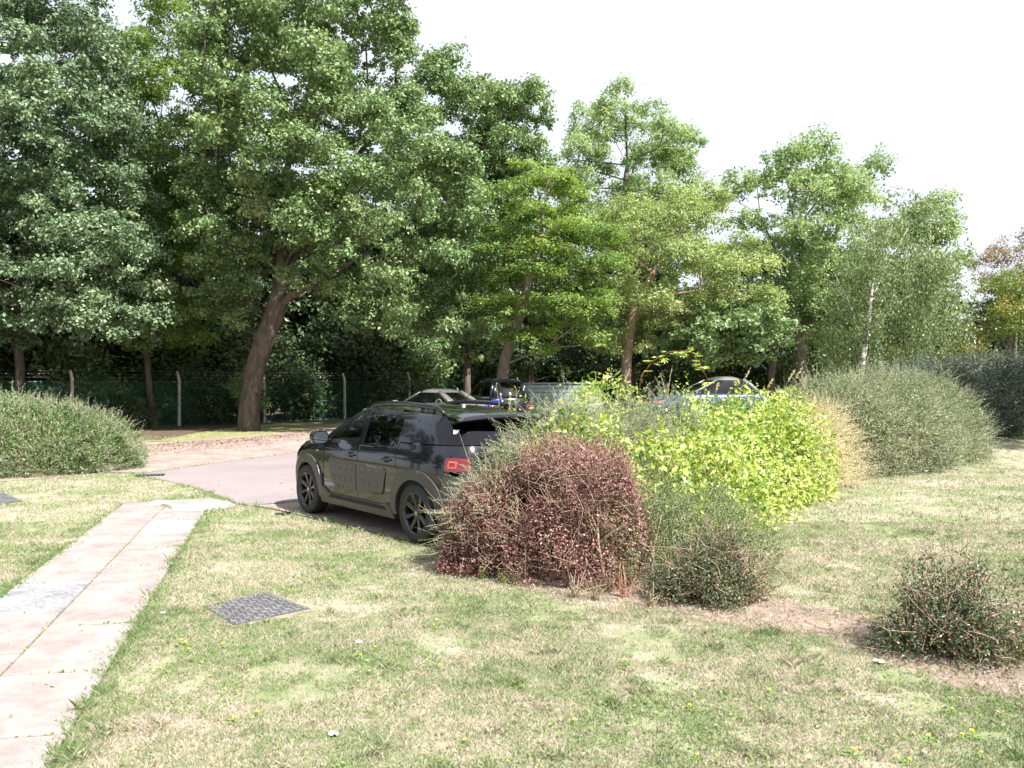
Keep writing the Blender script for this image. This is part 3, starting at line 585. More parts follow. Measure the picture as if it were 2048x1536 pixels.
def bush(name, label, cat, org, blobs, spec, wood=None, stems=14, group=None, twigs=0, shade_tw=None):
    """spec: list of (part name, material, function -> (V, T, [stemV, stemF]))"""
    org = Vector(org); t = empty(name, org, label=label, cat=cat, group=group)
    bl = [(b[0] - org.x, b[1] - org.y, *b[2:]) for b in blobs]
    for pn, mat, fn in spec:
        res = fn(bl); link(pn, leafmesh(pn, res[0], res[1], mat), t)
        if len(res) > 2: sm_ = mesh('shoot_stems', res[2], res[3], mat, tint=rng.uniform(.3, .8, len(res[3]))); link('shoot_stems', sm_, t)
    mb = MB()
    for b in bl:
        for _ in range(max(2, int(stems * b[2] * b[3]))):
            a = random.uniform(0, 6.28); s = random.uniform(.1, .8); x0, y0 = b[0] + random.gauss(0, .12), b[1] + random.gauss(0, .1)
            e = Vector((b[0] + math.cos(a) * b[2] * s, b[1] + math.sin(a) * b[3] * s, b[4] * math.sqrt(max(.05, 1 - s * s)) * .9)); q = Vector((x0, y0, -.04))
            m1 = q.lerp(e, .4) + Vector((random.gauss(0, .05), random.gauss(0, .05), .1)); m2 = q.lerp(e, .72) + Vector((random.gauss(0, .05), random.gauss(0, .05), .08))
            mb.tube([q, m1, m2, e], [.014, .011, .007, .003], 5)
    for _ in range(twigs):                               # bare grey twigs near the skin
        p, nn = mound_pts(bl, 1, .3); p = Vector(p[0]); d = Vector(unit(nn[0] * .25 + rng.normal(size=3) * .7 + np.array([0, 0, .5]))); l = random.uniform(.12, .35)
        p2 = p + d * l * .5 + Vector(rng.normal(size=3)) * .02; mb.tube([p, p2, p2 + (d + Vector(rng.normal(size=3)) * .4) * l * .5], [.003, .0025, .0012], 3, cap=False)
    mb.build('stems', wood or M['twig'], t, True)
    return t
def f_leaves(n, L, W, shell=.3, up=.6, mu=.4, sg=.2, outw=.5):
    def fn(bl, n=n):
        p, nn = mound_pts(bl, int(n * 1.25), shell); gk = vnoise(p[:, 0] * 1.3 + p[:, 2] * .9, p[:, 1] * 1.1 - p[:, 2], .17, 8) * .6 + vnoise(p[:, 0] - p[:, 2], p[:, 1] + p[:, 2] * 1.2, .4, 6) * .4; kk = np.argsort(-gk + rng.normal(size=len(gk)) * .05)[:n]; p, nn = p[kk], nn[kk]; a = unit(nn * outw + rng.normal(size=(n, 3)) * .6); m_ = unit(rv(n) * .7 + nn * .5 + [0, 0, up]); s = rng.uniform(.6, 1.25, n)
        return leafV(p, a, m_, L * s, W * s), mu + rng.normal(size=n) * sg + (vnoise(p[:, 0], p[:, 1] + p[:, 2], .35, 9) - .5) * .5
    return fn
def f_shoots(n, length, L, W, nper=14, shell=.15, up=.35, curve=.3, only=None):
    def fn(bl):
        p, nn = mound_pts(bl, n, shell)
        if only is not None:
            k = only(p); p, nn = p[k], nn[k]
        return shoots(p, nn, length, L, W, nper, up, curve)
    return fn
low = lambda p: p[:, 2] < .75
# left hedge
bush('cotoneaster_hedge', 'rounded grey green hedge with fine upright shoots at the left edge beside the lawn', 'hedge', (-10.8, 16.3, 0),
     [(-11.2, 16.3, 3.1, 2.3, 1.5), (-9.6, 16.2, 1.9, 1.7, 1.32), (-12.6, 16.2, 2, 2.2, 1.6), (-8.6, 16.2, .95, 1.1, .8)],
     [('foliage', M['coto_low'], f_leaves(60000, .055, .03, .25, mu=.35)), ('shoot_leaves', M['coto'], f_shoots(6500, .25, .036, .019, 16))], group=None)
# grey shrub against the parked car
bush('cotoneaster_shrub', 'grey green feathery shrub reaching over the tail of the black car', 'shrub', (.9, 8.1, 0),
     [(.15, 7.9, .5, .42, 1.15), (.36, 8.35, .5, .3, 1.54), (.62, 8.5, .5, .3, 1.56), (.0, 7.9, .4, .33, 1.22), (.75, 8.75, .6, .36, 1.52), (1.3, 9.2, .7, .55, 1.48), (-.12, 7.55, .42, .36, .96), (-.26, 7.78, .28, .22, 1.0), (1.9, 9.9, .6, .5, 1.5)],
     [('foliage', M['coto'], f_leaves(40000, .026, .014, .25, mu=.4)), ('shoot_leaves', M['coto'], f_shoots(4300, .27, .022, .012, 26, up=.15, curve=.25))], stems=20)
# purple berberis
bush('berberis_bush', 'purple leaved berberis bush with bare twigs in front of the black car', 'bush', (.5, 7.3, 0),
     [(.72, 7.35, .46, .5, 1.20, 4.5), (.45, 7.4, .5, .45, 1.16, 3.5), (.05, 7.42, .45, .4, .98, 2.6), (-.32, 7.42, .42, .36, .86, 2.6), (.80, 7.0, .36, .34, 1.02, 4), (.45, 7.1, .5, .35, .86, 3), (-.38, 7.4, .3, .28, .45)],
     [('foliage', M['purple'], f_leaves(60000, .023, .0155, .3, mu=.45, sg=.24)), ('shoot_leaves', M['purple'], f_shoots(500, .10, .02, .013, 20, up=.25, curve=.2))], stems=60, twigs=1500)
# low fine-leaved green shrub to the right of it
bush('fine_leaved_shrub', 'loose olive green shrub between the purple bush and the lime coloured bush', 'shrub', (1.6, 7.6, 0),
     [(1.35, 7.5, .42, .45, .85), (1.7, 7.4, .5, .5, .68), (1.2, 7.0, .35, .4, .74), (2.1, 7.5, .42, .4, .5), (2.0, 8.3, .55, .5, .66)],
     [('foliage', M['fine'], f_leaves(24000, .021, .012, .45, mu=.45)), ('shoot_leaves', M['fine'], f_shoots(1100, .2, .02, .011, 22, up=.2, curve=.3))], stems=30)
bush('pyracantha_bush', 'low dark glossy leaved bush touched with orange to the right of the purple bush', 'bush', (1.62, 6.5, 0),
     [(1.5, 6.5, .38, .36, .5), (1.82, 6.6, .30, .32, .58), (1.35, 6.45, .26, .26, .36), (1.68, 6.32, .28, .22, .34)],
     [('foliage', M['glossy'], f_leaves(17000, .0225, .0145, .6, mu=.45, sg=.23)), ('shoot_leaves', M['glossy'], f_shoots(300, .15, .018, .01, 14, up=.3))], stems=50, twigs=160)
# lime green shrubs
bush('forsythia_bush', 'bright lime green large leaved bush spreading behind the purple bush', 'bush', (2.3, 10.6, 0),
     [(.84, 7.88, .6, .36, 1.47), (.48, 8.0, .42, .26, 1.42), (.95, 10.0, .5, .45, 1.72), (1.55, 8.35, .6, .45, 1.28), (1.2, 10.4, .85, .6, 1.86), (2.15, 9.0, .65, .55, 1.22), (2.4, 10.6, .9, .8, 1.62), (2.3, 9.7, .85, .7, 1.3), (2.9, 10.5, .75, .65, 1.12), (3.1, 11.5, .9, .8, 1.5)],
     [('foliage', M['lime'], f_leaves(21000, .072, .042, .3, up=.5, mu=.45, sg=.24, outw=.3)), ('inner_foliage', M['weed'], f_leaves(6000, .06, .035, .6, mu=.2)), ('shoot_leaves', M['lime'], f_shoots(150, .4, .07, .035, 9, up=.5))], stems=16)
bush('forsythia_bush', 'rounded lime green bush with golden tips next to the straw coloured shoots', 'bush', (3.9, 12.2, 0),
     [(3.7, 12.0, .95, .9, 1.68), (4.3, 12.6, .8, .8, 1.62), (3.7, 11.5, .7, .55, 1.1), (4.35, 12.1, .6, .5, 1.1)],
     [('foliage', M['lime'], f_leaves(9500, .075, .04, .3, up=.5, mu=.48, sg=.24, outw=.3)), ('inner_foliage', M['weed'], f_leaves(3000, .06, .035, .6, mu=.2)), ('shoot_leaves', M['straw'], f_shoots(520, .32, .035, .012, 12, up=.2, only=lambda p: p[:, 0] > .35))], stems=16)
bush('broom_shrub', 'pale straw coloured shrub of dried feathery shoots between lime bush and grey hedge', 'shrub', (5.3, 13.9, 0),
     [(5.0, 13.5, .55, .6, 1.2), (5.5, 14.1, .6, .6, 1.4), (5.3, 13.5, .5, .4, .8)],
     [('foliage', M['straw'], f_leaves(9000, .035, .016, .5, mu=.4)), ('shoot_leaves', M['straw'], f_shoots(1700, .32, .034, .013, 16, up=.3))], stems=20)
bush('cotoneaster_hedge', 'tall grey green bristly hedge behind the right hand lawn, in full sun', 'hedge', (8, 17, float(H(8, 17))),
     [(6.3, 15.7, 1.3, 1.3, 1.8), (7.6, 16.8, 1.6, 1.4, 1.95), (9.2, 18.3, 1.6, 1.4, 1.9), (9.9, 19.5, 1.1, 1.1, 1.5), (7.4, 15.9, 1.2, .9, 1.3), (8.9, 17.4, 1.2, .9, 1.2), (9.9, 18.7, .8, .7, .8)],
     [('foliage', M['coto'], f_leaves(64000, .052, .027, .25, mu=.3)), ('shoot_leaves', M['coto'], f_shoots(5600, .34, .036, .018, 20, up=.3, curve=.2)), ('low_foliage', M['coto_low'], f_leaves(2600, .07, .045, .12, mu=.6))], stems=5)
bush('yew_hedge', 'dark shaded hedge with sweeping shoots at the right edge above the lawn', 'hedge', (14.5, 24, float(H(14.5, 24))),
     [(11.9, 23.0, 1.9, 1.6, 1.95), (14.2, 23.6, 2.4, 2.0, 2.1), (17, 25, 2.6, 2.2, 2.15), (20, 26.5, 2.8, 2.3, 2.0), (12.6, 22.0, 1.5, 1., 1.0)],
     [('foliage', M['coto_shaded'], f_leaves(62000, .10, .055, .3, mu=.3)), ('shoot_leaves', M['coto_shaded'], f_shoots(5600, .55, .06, .026, 16, up=.25, curve=.45))], stems=3)
# right-hand foreground shrub
bush('pyracantha_bush', 'dark glossy leaved bush with orange tips standing alone at the lower right', 'bush', (2.85, 5.15, 0),
     [(2.74, 5.2, .36, .36, .58), (3.02, 5.25, .34, .34, .66), (2.95, 5.1, .32, .28, .45), (2.62, 5.25, .24, .26, .46)],
     [('foliage', M['glossy'], f_leaves(15000, .023, .015, .75, mu=.45, sg=.23)), ('shoot_leaves', M['glossy'], f_shoots(260, .17, .017, .01, 14, up=.35))], stems=60, twigs=160)
bush('pyracantha_bush', 'lower dark green bush cut off by the right edge, beside the one with orange tips', 'bush', (3.5, 5.05, 0),
     [(3.5, 5.05, .30, .3, .36), (3.85, 5.1, .4, .4, .42)],
     [('foliage', M['glossy'], f_leaves(11000, .018, .012, .55, mu=.35, sg=.2)), ('shoot_leaves', M['weed'], f_shoots(130, .15, .022, .014, 10, up=.3))], stems=50, twigs=60)
# orange berried shrub far right, below the rowan
bush('viburnum_shrub', 'orange and green shrub behind the shaded hedge, under the white lamp', 'shrub', (15.6, 30, float(H(15.6, 30))),
     [(14.6, 30, 1.6, 1.2, 2.6), (17, 29.6, 1.5, 1.2, 2.9), (19, 30.5, 1.6, 1.2, 2.2)],
     [('foliage', M['rowan'], f_leaves(17000, .11, .06, .3, mu=.5, sg=.28))], stems=3)
# small plants
def sprig(name, label, cat, pos, mat, n, h, L, W, group=None, spread=.5, nper=10):
    t = empty(name, pos, label=label, cat=cat, group=group)
    p = np.zeros((n, 3)); p[:, :2] = rng.normal(size=(n, 2)) * .03 * spread; d = unit(rng.normal(size=(n, 3)) * spread + np.array([0, 0, 1.]))
    LV, T, sV, sF = shoots(p, d, h, L, W, nper, .3, .15, .0025)
    link('leaves', leafmesh('leaves', LV, T + .1, mat), t); link('stems', mesh('stems', sV, sF, M['twig']), t); return t
sprig('dead_sprig', 'rusty orange dead sprig at the foot of the purple bush', 'plant', G(1248, 1195), M['dead'], 26, .30, .018, .009, nper=20)
for i, (a, b_) in enumerate([(962, 1158), (1005, 1168), (1030, 1170)]):
    sprig('ground_weed', 'small pale green weed growing along the front of the soil under the purple bush', 'weed', G(a, b_), M['weed'], 22, .13, .02, .014, 'weeds at the foot of the purple bush')
for i, (a, b_) in enumerate([(1150, 1195), (1190, 1200), (1215, 1185), (1300, 1215)]):
    sprig('cotoneaster_seedling', 'low grey green seedling at the front corner of the soil between purple and glossy bush', 'plant', G(a, b_), M['fine'], 30, .2, .016, .008, 'seedlings at the front of the soil bed')
for i, (a, b_) in enumerate([(892, 1128), (905, 1135)]):
    sprig('arching_seedling', 'thin grey green shoots rising by the rear wheel of the black car', 'plant', G(a, b_), M['coto'], 14, .3, .016, .008, 'shoots by the rear wheel', .9, 18)
sprig('paving_weed', 'tiny weed growing out of the paving beside the black car', 'weed', G(757, 1068), M['weed'], 7, .12, .018, .01)
sprig('elder_shoot', 'tall leafy green shoot standing up through the grey shrub behind the car', 'plant', P(1022, 850, 8.9) - Vector((0, 0, .3)), M['weed'], 9, .72, .085, .04, spread=.14, nper=9)
sprig('privet_shoot', 'upright leafy green shoot rising out of the lime coloured bush', 'plant', P(1335, 800, 10.2), M['fine'], 6, .42, .05, .025, spread=.22, nper=14)
for i, (a, b_) in enumerate([(1768, 1275), (1778, 1300), (1765, 1250)]):
    sprig('bindweed_plant', 'round leaved green weed in the shade left of the lone glossy bush', 'weed', G(a, b_), M['weed'], 7, .1, .045, .04, 'round leaved weeds beside the lone glossy bush', .8, 4)
# arching creeper spray over the lime bush
t = empty('creeper_spray', P(1278, 750, 10.6), label='arching reddish stem with five part leaves rising above the lime bush', cat='creeper'); o_ = P(1278, 750, 10.6)
path = [P(a, b_, 10.6) - o_ for a, b_ in [(1275, 800), (1283, 752), (1305, 722), (1340, 703), (1375, 702), (1398, 722), (1408, 745), (1425, 775)]]
mb = MB(); mb.tube(path, [.009, .008, .007, .006, .005, .004, .003, .002], 5); mb.build('stem', M['dead'], t, True)
Vs = []
for k in range(26):
    f = random.uniform(.12, .98) * (len(path) - 1); i0 = min(int(f), len(path) - 2); p = path[i0].lerp(path[i0 + 1], f - i0); d = Vector((random.gauss(0, 1), random.gauss(0, 1), random.gauss(-.1, .4))).normalized(); q = p + d * .05
    for m_ in range(5):
        a = (m_ - 2) * .6; s = d.cross(Vector((0, 0, 1))).normalized(); ax = (d * math.cos(a) + s * math.sin(a)).normalized()
        Vs.append(leafV(np.array([tuple(q)]), np.array([tuple(ax)]), np.array([[.2, -.3, 1.]]), [.085], [.042]))
V = np.concatenate(Vs); link('leaves', leafmesh('leaves', V, rng.normal(.5, .2, len(V) // 4), M['lime']), t)
# dry grass heads sticking out of the lime bushes
for i, (x0, y0, x1, y1) in enumerate([(1478, 770, 1500, 738), (1530, 775, 1545, 760), (1560, 775, 1590, 740), (1575, 772, 1605, 735), (1433, 785, 1436, 768)]):
    Y = 11.9; a, b_ = P(x0, y0 + 30, Y), P(x1, y1, Y); t = empty('grass_stalk', a, label='dry straw coloured seed head poking up out of the lime coloured bush', cat='grass stalk', group='dry seed heads over the lime bushes')
    mb = MB(); d = b_ - a; m_ = d * .6 + Vector((-.02, 0, .02)); mb.tube([Vector((0, 0, 0)), m_, d], [.003, .003, .002], 4); mb.build('stem', M['straw'], t)
    k = 40; f = rng.uniform(.6, 1, k)[:, None]; p = np.array(tuple(m_)) + (np.array(tuple(d)) - np.array(tuple(m_))) * ((f - .6) / .4); V = leafV(p, unit(rng.normal(size=(k, 3)) * .5 + np.array(tuple(d.normalized()))), rv(k), [.035] * k, [.014] * k)
    link('seed_head', leafmesh('seed_head', V, rng.normal(.6, .2, k), M['straw']), t)

# ------------------------------------------------------------------ grass blades
CARP = [tuple(WR + U * a + NL * b_) for a, b_ in ((-.8, 0), (3.5, 0), (3.5, -1.8), (-.8, -1.8))]
MAN = [g2(406, 1215), g2(532, 1186), g2(618, 1219), g2(468, 1252)]
MAN2 = [g2(-70, 996), g2(8, 987), g2(45, 1003), g2(-40, 1016)]
hard = [ROAD, FARBAY, CARBAY, [tuple(p) for p in PATH_EDGE]]
def blades(n, y0, y1, hmul, wmul, seed):
    r = np.random.default_rng(seed); y = y0 + (y1 - y0) * r.random(n) ** .9; x = (r.random(n) * 2 - 1) * (y * .70 + .9)
    ok = np.ones(n, bool)
    for hp in hard[:3]: ok &= ~(inpoly(x, y, hp) & (dist_poly(x, y, hp) > .03))
    ok &= ~(inpoly(x, y, hard[3]) & (dist_poly(x, y, hard[3]) > r.random(n) ** 3 * .11))
    for hp in (BEDW, BED2): ok &= ~(inpoly(x, y, hp) & (dist_poly(x, y, hp) > r.random(n) ** 2 * .34) & (r.random(n) > .07))
    for hp in (MAN, MAN2): ok &= ~(inpoly(x, y, hp) & (dist_poly(x, y, hp) > r.random(n) ** 3 * .12))
    bare = vnoise(x, y, .7, 11) * .6 + vnoise(x, y, .16, 12) * .4; ok &= (bare < .72) | (r.random(n) < .25)
    x, y, bare = x[ok], y[ok], bare[ok]; n = len(x); z = H(x, y)
    edge = np.minimum(dist_poly(x, y, hard[3]), np.minimum(dist_poly(x, y, CARBAY), dist_poly(x, y, ROAD)))
    h = hmul * r.uniform(.45, 1.3, n) * (1 + .7 * np.exp(-edge / .12)) * (1.2 - .6 * bare); h = h * (1 + 1.3 * np.clip((vnoise(x, y, .13, 41) - .78) / .15, 0, 1)); a = r.random(n) * 6.28
    w = wmul * r.uniform(.6, 1.4, n); lean = r.uniform(.2, 1.3, n)[:, None] * h[:, None]; la = r.random(n) * 6.28
    c = np.stack([x, y, z], 1); e = np.stack([np.cos(a), np.sin(a), 0 * a], 1) * w[:, None] / 2; l = np.stack([np.cos(la), np.sin(la), 0 * a], 1) * lean
    hh = np.stack([0 * a, 0 * a, h], 1)
    V = np.stack([c - e, c + e, c + hh * .6 + l * .4 + e * .7, c + hh + l], 1).reshape(-1, 3)
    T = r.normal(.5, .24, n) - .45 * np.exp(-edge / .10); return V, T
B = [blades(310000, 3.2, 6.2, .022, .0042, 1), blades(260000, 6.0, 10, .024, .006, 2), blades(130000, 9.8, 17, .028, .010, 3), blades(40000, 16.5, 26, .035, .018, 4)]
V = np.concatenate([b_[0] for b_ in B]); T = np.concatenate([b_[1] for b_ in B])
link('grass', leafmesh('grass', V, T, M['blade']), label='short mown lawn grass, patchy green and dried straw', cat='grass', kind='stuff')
# broad-leaved weeds (clover, plantain) in the turf
r = np.random.default_rng(21); n = 30000; y = 3.3 + 11 * r.random(n) ** 1.3; x = (r.random(n) * 2 - 1) * (y * .67 + .5)
ok = (vnoise(x, y, .45, 31) > .63)
for hp in (*hard, BEDW, BED2, MAN, MAN2): ok &= ~inpoly(x, y, hp)
x, y = x[ok], y[ok]; n = len(x); c = np.stack([x, y, H(x, y) + r.uniform(.004, .018, n)], 1)
V = leafV(c, unit(np.stack([r.normal(size=n), r.normal(size=n), r.normal(size=n) * .2 + .15], 1)), unit(rng.normal(size=(n, 3)) * .35 + [0, 0, 1]), r.uniform(.012, .034, n), r.uniform(.009, .018, n))
jt = [(onpath(yt(J[k]), s0 + (s1 - s0) * .5), s0) for J, s0, s1 in ((LJ, -.6, 0), (RJ, 0, .6)) for k in range(1, len(J) - 1)]
jx, jy = [], []
for k in range(1, len(RJ) - 1):
    for _ in range(int(r.integers(8, 70))): q = onpath(yt(RJ[k]), .6 - r.exponential(.1) * (2 if k % 3 == 0 else 1)); jx.append(q.x + r.normal() * .008); jy.append(q.y + r.normal() * .008)
for k in range(1, len(LJ) - 1):
    for _ in range(int(r.integers(4, 40))): q = onpath(yt(LJ[k]), -.6 + r.exponential(.1)); jx.append(q.x + r.normal() * .008); jy.append(q.y + r.normal() * .008)
for _ in range(160): q = onpath(r.uniform(-1, 6.5), r.normal() * .006); jx.append(q.x); jy.append(q.y)
k = len(jx); V2 = leafV(np.stack([jx, jy, np.full(k, .008)], 1), unit(np.stack([r.normal(size=k), r.normal(size=k), np.abs(r.normal(size=k)) * .6 + .1], 1)), unit(rng.normal(size=(k, 3)) * .5 + [0, 0, 1]), r.uniform(.012, .035, k), r.uniform(.006, .014, k))
V = np.concatenate([V, V2]); n += k
link('clover', leafmesh('clover', V, r.normal(.45, .25, n), M['weed']), label='patches of small broad leaved clover creeping through the lawn', cat='clover', kind='stuff')
# leaf litter on the soil beds and along the kerb
n = 9000; bx = np.array(BEDW); x = r.uniform(bx[:, 0].min(), bx[:, 0].max(), n); y = r.uniform(bx[:, 1].min(), 9, n); ok = inpoly(x, y, BEDW); x, y = x[ok], y[ok]
m_ = 2600; f = r.random(m_); ex = np.interp(f, [0, .3, .6, 1], [g2(255, 892)[0], g2(380, 884)[0], g2(500, 875)[0], g2(655, 860)[0]]); ey = np.interp(f, [0, .3, .6, 1], [g2(255, 892)[1], g2(380, 884)[1], g2(500, 875)[1], g2(655, 860)[1]])
kx = 420; ly = 3.4 + 11 * r.random(kx); lx = (r.random(kx) * 2 - 1) * ly * .66; x = np.concatenate([x, lx]); y = np.concatenate([y, ly])
x = np.concatenate([x, ex + r.exponential(.5, m_) * 1.0]); y = np.concatenate([y, ey - r.exponential(1.6, m_)]); n = len(x)
sz = np.where(y > 12, 2.6, 1.); V = leafV(np.stack([x, y, H(x, y) + .02 + r.random(n) * .01], 1), unit(np.stack([r.normal(size=n), r.normal(size=n), r.normal(size=n) * .2], 1)), unit(rng.normal(size=(n, 3)) * .3 + [0, 0, 1]), r.uniform(.015, .04, n) * sz, r.uniform(.01, .022, n) * sz)
link('fallen_leaves', leafmesh('fallen_leaves', V, r.normal(.5, .3, n), M['dry']), label='scatter of dry fallen leaves on the soil bed and along the far kerb', cat='fallen leaves', kind='stuff')
# dandelions
st = MB(); st.tube([(0, 0, 0), (.004, 0, .02), (.006, .002, .04)], .0018, 5)
stm = mesh('stem', np.array([tuple(v) for v in st.V]), st.F, M['weed'], tint=st.T)
k = 46; a = rng.random(k) * 6.28; el = rng.uniform(.0, .75, k); V = leafV(np.tile([.006, .002, .04], (k, 1)), np.stack([np.cos(a) * np.cos(el), np.sin(a) * np.cos(el), np.sin(el)], 1), np.tile([0, 0, 1.], (k, 1)) + rv(k) * .2, [.015] * k, [.006] * k); flm = leafmesh('flower_head', V, np.full(k, .5), M['yellow'])
k = 12; a = rng.random(k) * 6.28; V = leafV(np.tile([0, 0, .004], (k, 1)), unit(np.stack([np.cos(a), np.sin(a), a * 0 + .18], 1)), np.tile([0, 0, 1.], (k, 1)) + rv(k) * .2, rng.uniform(.04, .08, k), [.016] * k); lvm = leafmesh('leaves', V, rng.normal(.5, .2, k), M['weed'])
DD = [(360, 1291), (372, 1294), (378, 1306), (448, 1296), (568, 1241), (468, 1447), (515, 1435), (752, 1303), (868, 1256), (874, 1250), (880, 1340), (720, 1318), (1393, 1519), (1705, 1512), (1902, 1427), (1922, 1480), (1946, 1476), (1858, 1484), (1793, 1523), (1965, 1516), (1818, 1530), (62, 1075), (660, 1165), (600, 1160), (1880, 1042), (1913, 1042), (1924, 1044), (1995, 1056), (1990, 1027), (1597, 1093), (1560, 1110), (1770, 1065), (1852, 1075), (1660, 1140), (1530, 1165), (1748, 1010), (1800, 1003), (1950, 992), (1985, 1002), (2000, 995), (1700, 985), (2030, 950), (1780, 958), (1645, 1008), (1670, 1012), (1700, 1030), (90, 1010), (50, 1048), (1380, 1420), (1540, 1390), (1250, 1330), (1150, 1450), (930, 1490)]
for a, b_ in DD:
    t = empty('dandelion', G(a, b_), random.uniform(0, 6.28), label='small yellow dandelion flower open in the short grass', cat='flower', group='dandelions scattered over the lawn'); s = random.uniform(.6, .9); t.scale = (s, s, s)
    for nm, mm in (('stem', stm), ('flower_head', flm), ('leaves', lvm)): link(nm, mm, t)
# litter
def litter(px, py, s, label, nm='paper_scrap'):
    bm = bmesh.new(); bmesh.ops.create_grid(bm, x_segments=5, y_segments=4, size=s)
    for v in bm.verts: v.co.z = .012 + abs(random.gauss(0, s * .3)); v.co.x += random.gauss(0, s * .12); v.co.y = v.co.y * .75 + random.gauss(0, s * .12)
    bmesh.ops.solidify(bm, geom=bm.faces[:], thickness=.0015)
    me = bpy.data.meshes.new(nm); bm.to_mesh(me); bm.free(); me.materials.append(M['white_paper']); link(nm, me, loc=G(px, py), label=label, cat='litter')
litter(1015, 1167, .035, 'crumpled white paper scrap on the grass in front of the purple bush')
litter(668, 1473, .022, 'tiny white scrap in the grass at the bottom, right of the path')
litter(326, 1229, .018, 'tiny white scrap between the path and the ribbed cover')
litter(718, 1288, .02, 'tiny white scrap in the grass below the ribbed cover to the right')
litter(1758, 1328, .03, 'white scrap in the shade at the edge of the soil under the lone bush')
mb = MB(); mb.lathe([(.0, .035), (.10, .03), (.14, .018), (.15, .006), (.15, 0)], (0, 0, .012), 'z', 9); o = mb.build('stone', M['slab_white'], label='flat white stone lying on the far end of the slab path', cat='stone'); o.location = G(318, 1008)
# ribbed covers
sheet('worn_soil', wob([tuple(Vector(p) + (Vector(p) - Vector(g2(505, 1217))) * .13) for p in MAN], .035, .12, 9), .003, M['soil'], .3)
def cover(poly, label):
    cx = sum(p[0] for p in poly) / 4; cy = sum(p[1] for p in poly) / 4; t = empty('manhole_cover', (cx, cy, 0), label=label, cat='manhole cover')
    q = [Vector((p[0] - cx, p[1] - cy)) for p in poly]; mb = MB(); n = 4
    mb.add([(p.x, p.y, -.02) for p in q] + [(p.x, p.y, .010) for p in q] , [[0, 1, 5, 4], [1, 2, 6, 5], [2, 3, 7, 6], [3, 0, 4, 7], [4, 5, 6, 7]]); mb.build('plate', M['iron'], t)
    mb = MB(); K = 11
    for i in range(K):
        for j in range(K):
            if random.random() < .06: continue
            u, v = (i + .5) / K, (j + .5) / K; p = q[0].lerp(q[1], u).lerp(q[3].lerp(q[2], u), v)
            mb.box((p.x, p.y, .013), (.042, .016, .007), (.6 if (i + j) % 2 else -.9), bev=.003)
    mb.build('raised_studs', M['iron_stud'], t)
M['iron'] = plain('cover_iron', (.085, .085, .095), .7, .2, nz=.35); M['iron_stud'] = plain('cover_stud', (.17, .165, .155), .6, .3, nz=.4)
cover(MAN, 'dark studded rectangular inspection cover set in the lawn right of the path'); cover(MAN2, 'dark inspection cover in the lawn cut off by the left edge')

gp = G(300, 952); t = empty('drain_grate', (gp.x, gp.y, .016), R(20), label='small dark iron drain grate in the road beside the left hedge', cat='drain grate')
mb = MB(); mb.box((0, 0, 0), (.50, .26, .012)); mb.build('frame', M['black'], t); mb = MB()
for i in range(7): mb.box((-.19 + i * .063, 0, .012), (.028, .22, .012))
mb.build('bars', M['iron'], t)
# ------------------------------------------------------------------ fence
FP = [(-18.9, 25.9), (-16.05, 29), (-13.4, 32), (-10.9, 35), (-8.0, 38), (-5.3, 41), (-2.5, 44), (.3, 46.9), (4.2, 47.6), (8.2, 47.0)]
fe = empty('chain_link_fence', (FP[0][0], FP[0][1], 0), label='green chain link fence on cranked concrete posts along the foot of the wood', cat='fence'); fo = Vector((FP[0][0], FP[0][1], 0))
for i, p in enumerate(FP):
    q = Vector((p[0], p[1], float(H(*p)))) - fo; mb = MB(); mb.tube([q + Vector((0, 0, -.2)), q + Vector((0, 0, 1.85)), q + Vector((-.12, .1, 2.2))], [.075, .065, .05], 4)
    mb.build('post', M['concrete'], fe)
mb = MB(); mw = MB()
for i in range(len(FP) - 1):
    a = Vector((*FP[i], float(H(*FP[i])))) - fo; c = Vector((*FP[i + 1], float(H(*FP[i + 1])))) - fo; L = (c - a).length; hgt = 1.8; st = .09; n = int(L / st)
    for k in range(-int(hgt / st), n + 1):
        for sgn in (1, -1):
            u0 = k * st if sgn > 0 else k * st + hgt; u1 = u0 + hgt * sgn; z0, z1 = 0., hgt
            if u0 < 0: z0 = (-u0) / abs(u1 - u0) * hgt; u0_ = 0
            else: u0_ = min(u0, L); z0 = (u0 - u0_) / abs(u1 - u0) * hgt if u0 > L else 0
            if u1 > L: z1 = hgt - (u1 - L); u1_ = L
            else: u1_ = max(u1, 0); z1 = hgt - (0 - u1) if u1 < 0 else hgt
            if z1 <= z0: continue
            p0 = a.lerp(c, u0_ / L) + Vector((0, 0, z0)); p1 = a.lerp(c, u1_ / L) + Vector((0, 0, z1)); w_ = .0022; nn = Vector((w_, w_, 0))
            mb.add([p0 - nn, p0 + nn, p1 + nn, p1 - nn], [[0, 1, 2, 3]])
    for z, off in ((.05, 0), (.9, 0), (1.8, 0), (1.95, .04), (2.07, .08), (2.19, .12)): mw.tube([a + Vector((-off, off, z)), c + Vector((-off, off, z))], .004, 3, cap=False)
mb.build('mesh_panel', M['wire_green'], fe); mw.build('strand_wire', M['wire'], fe)

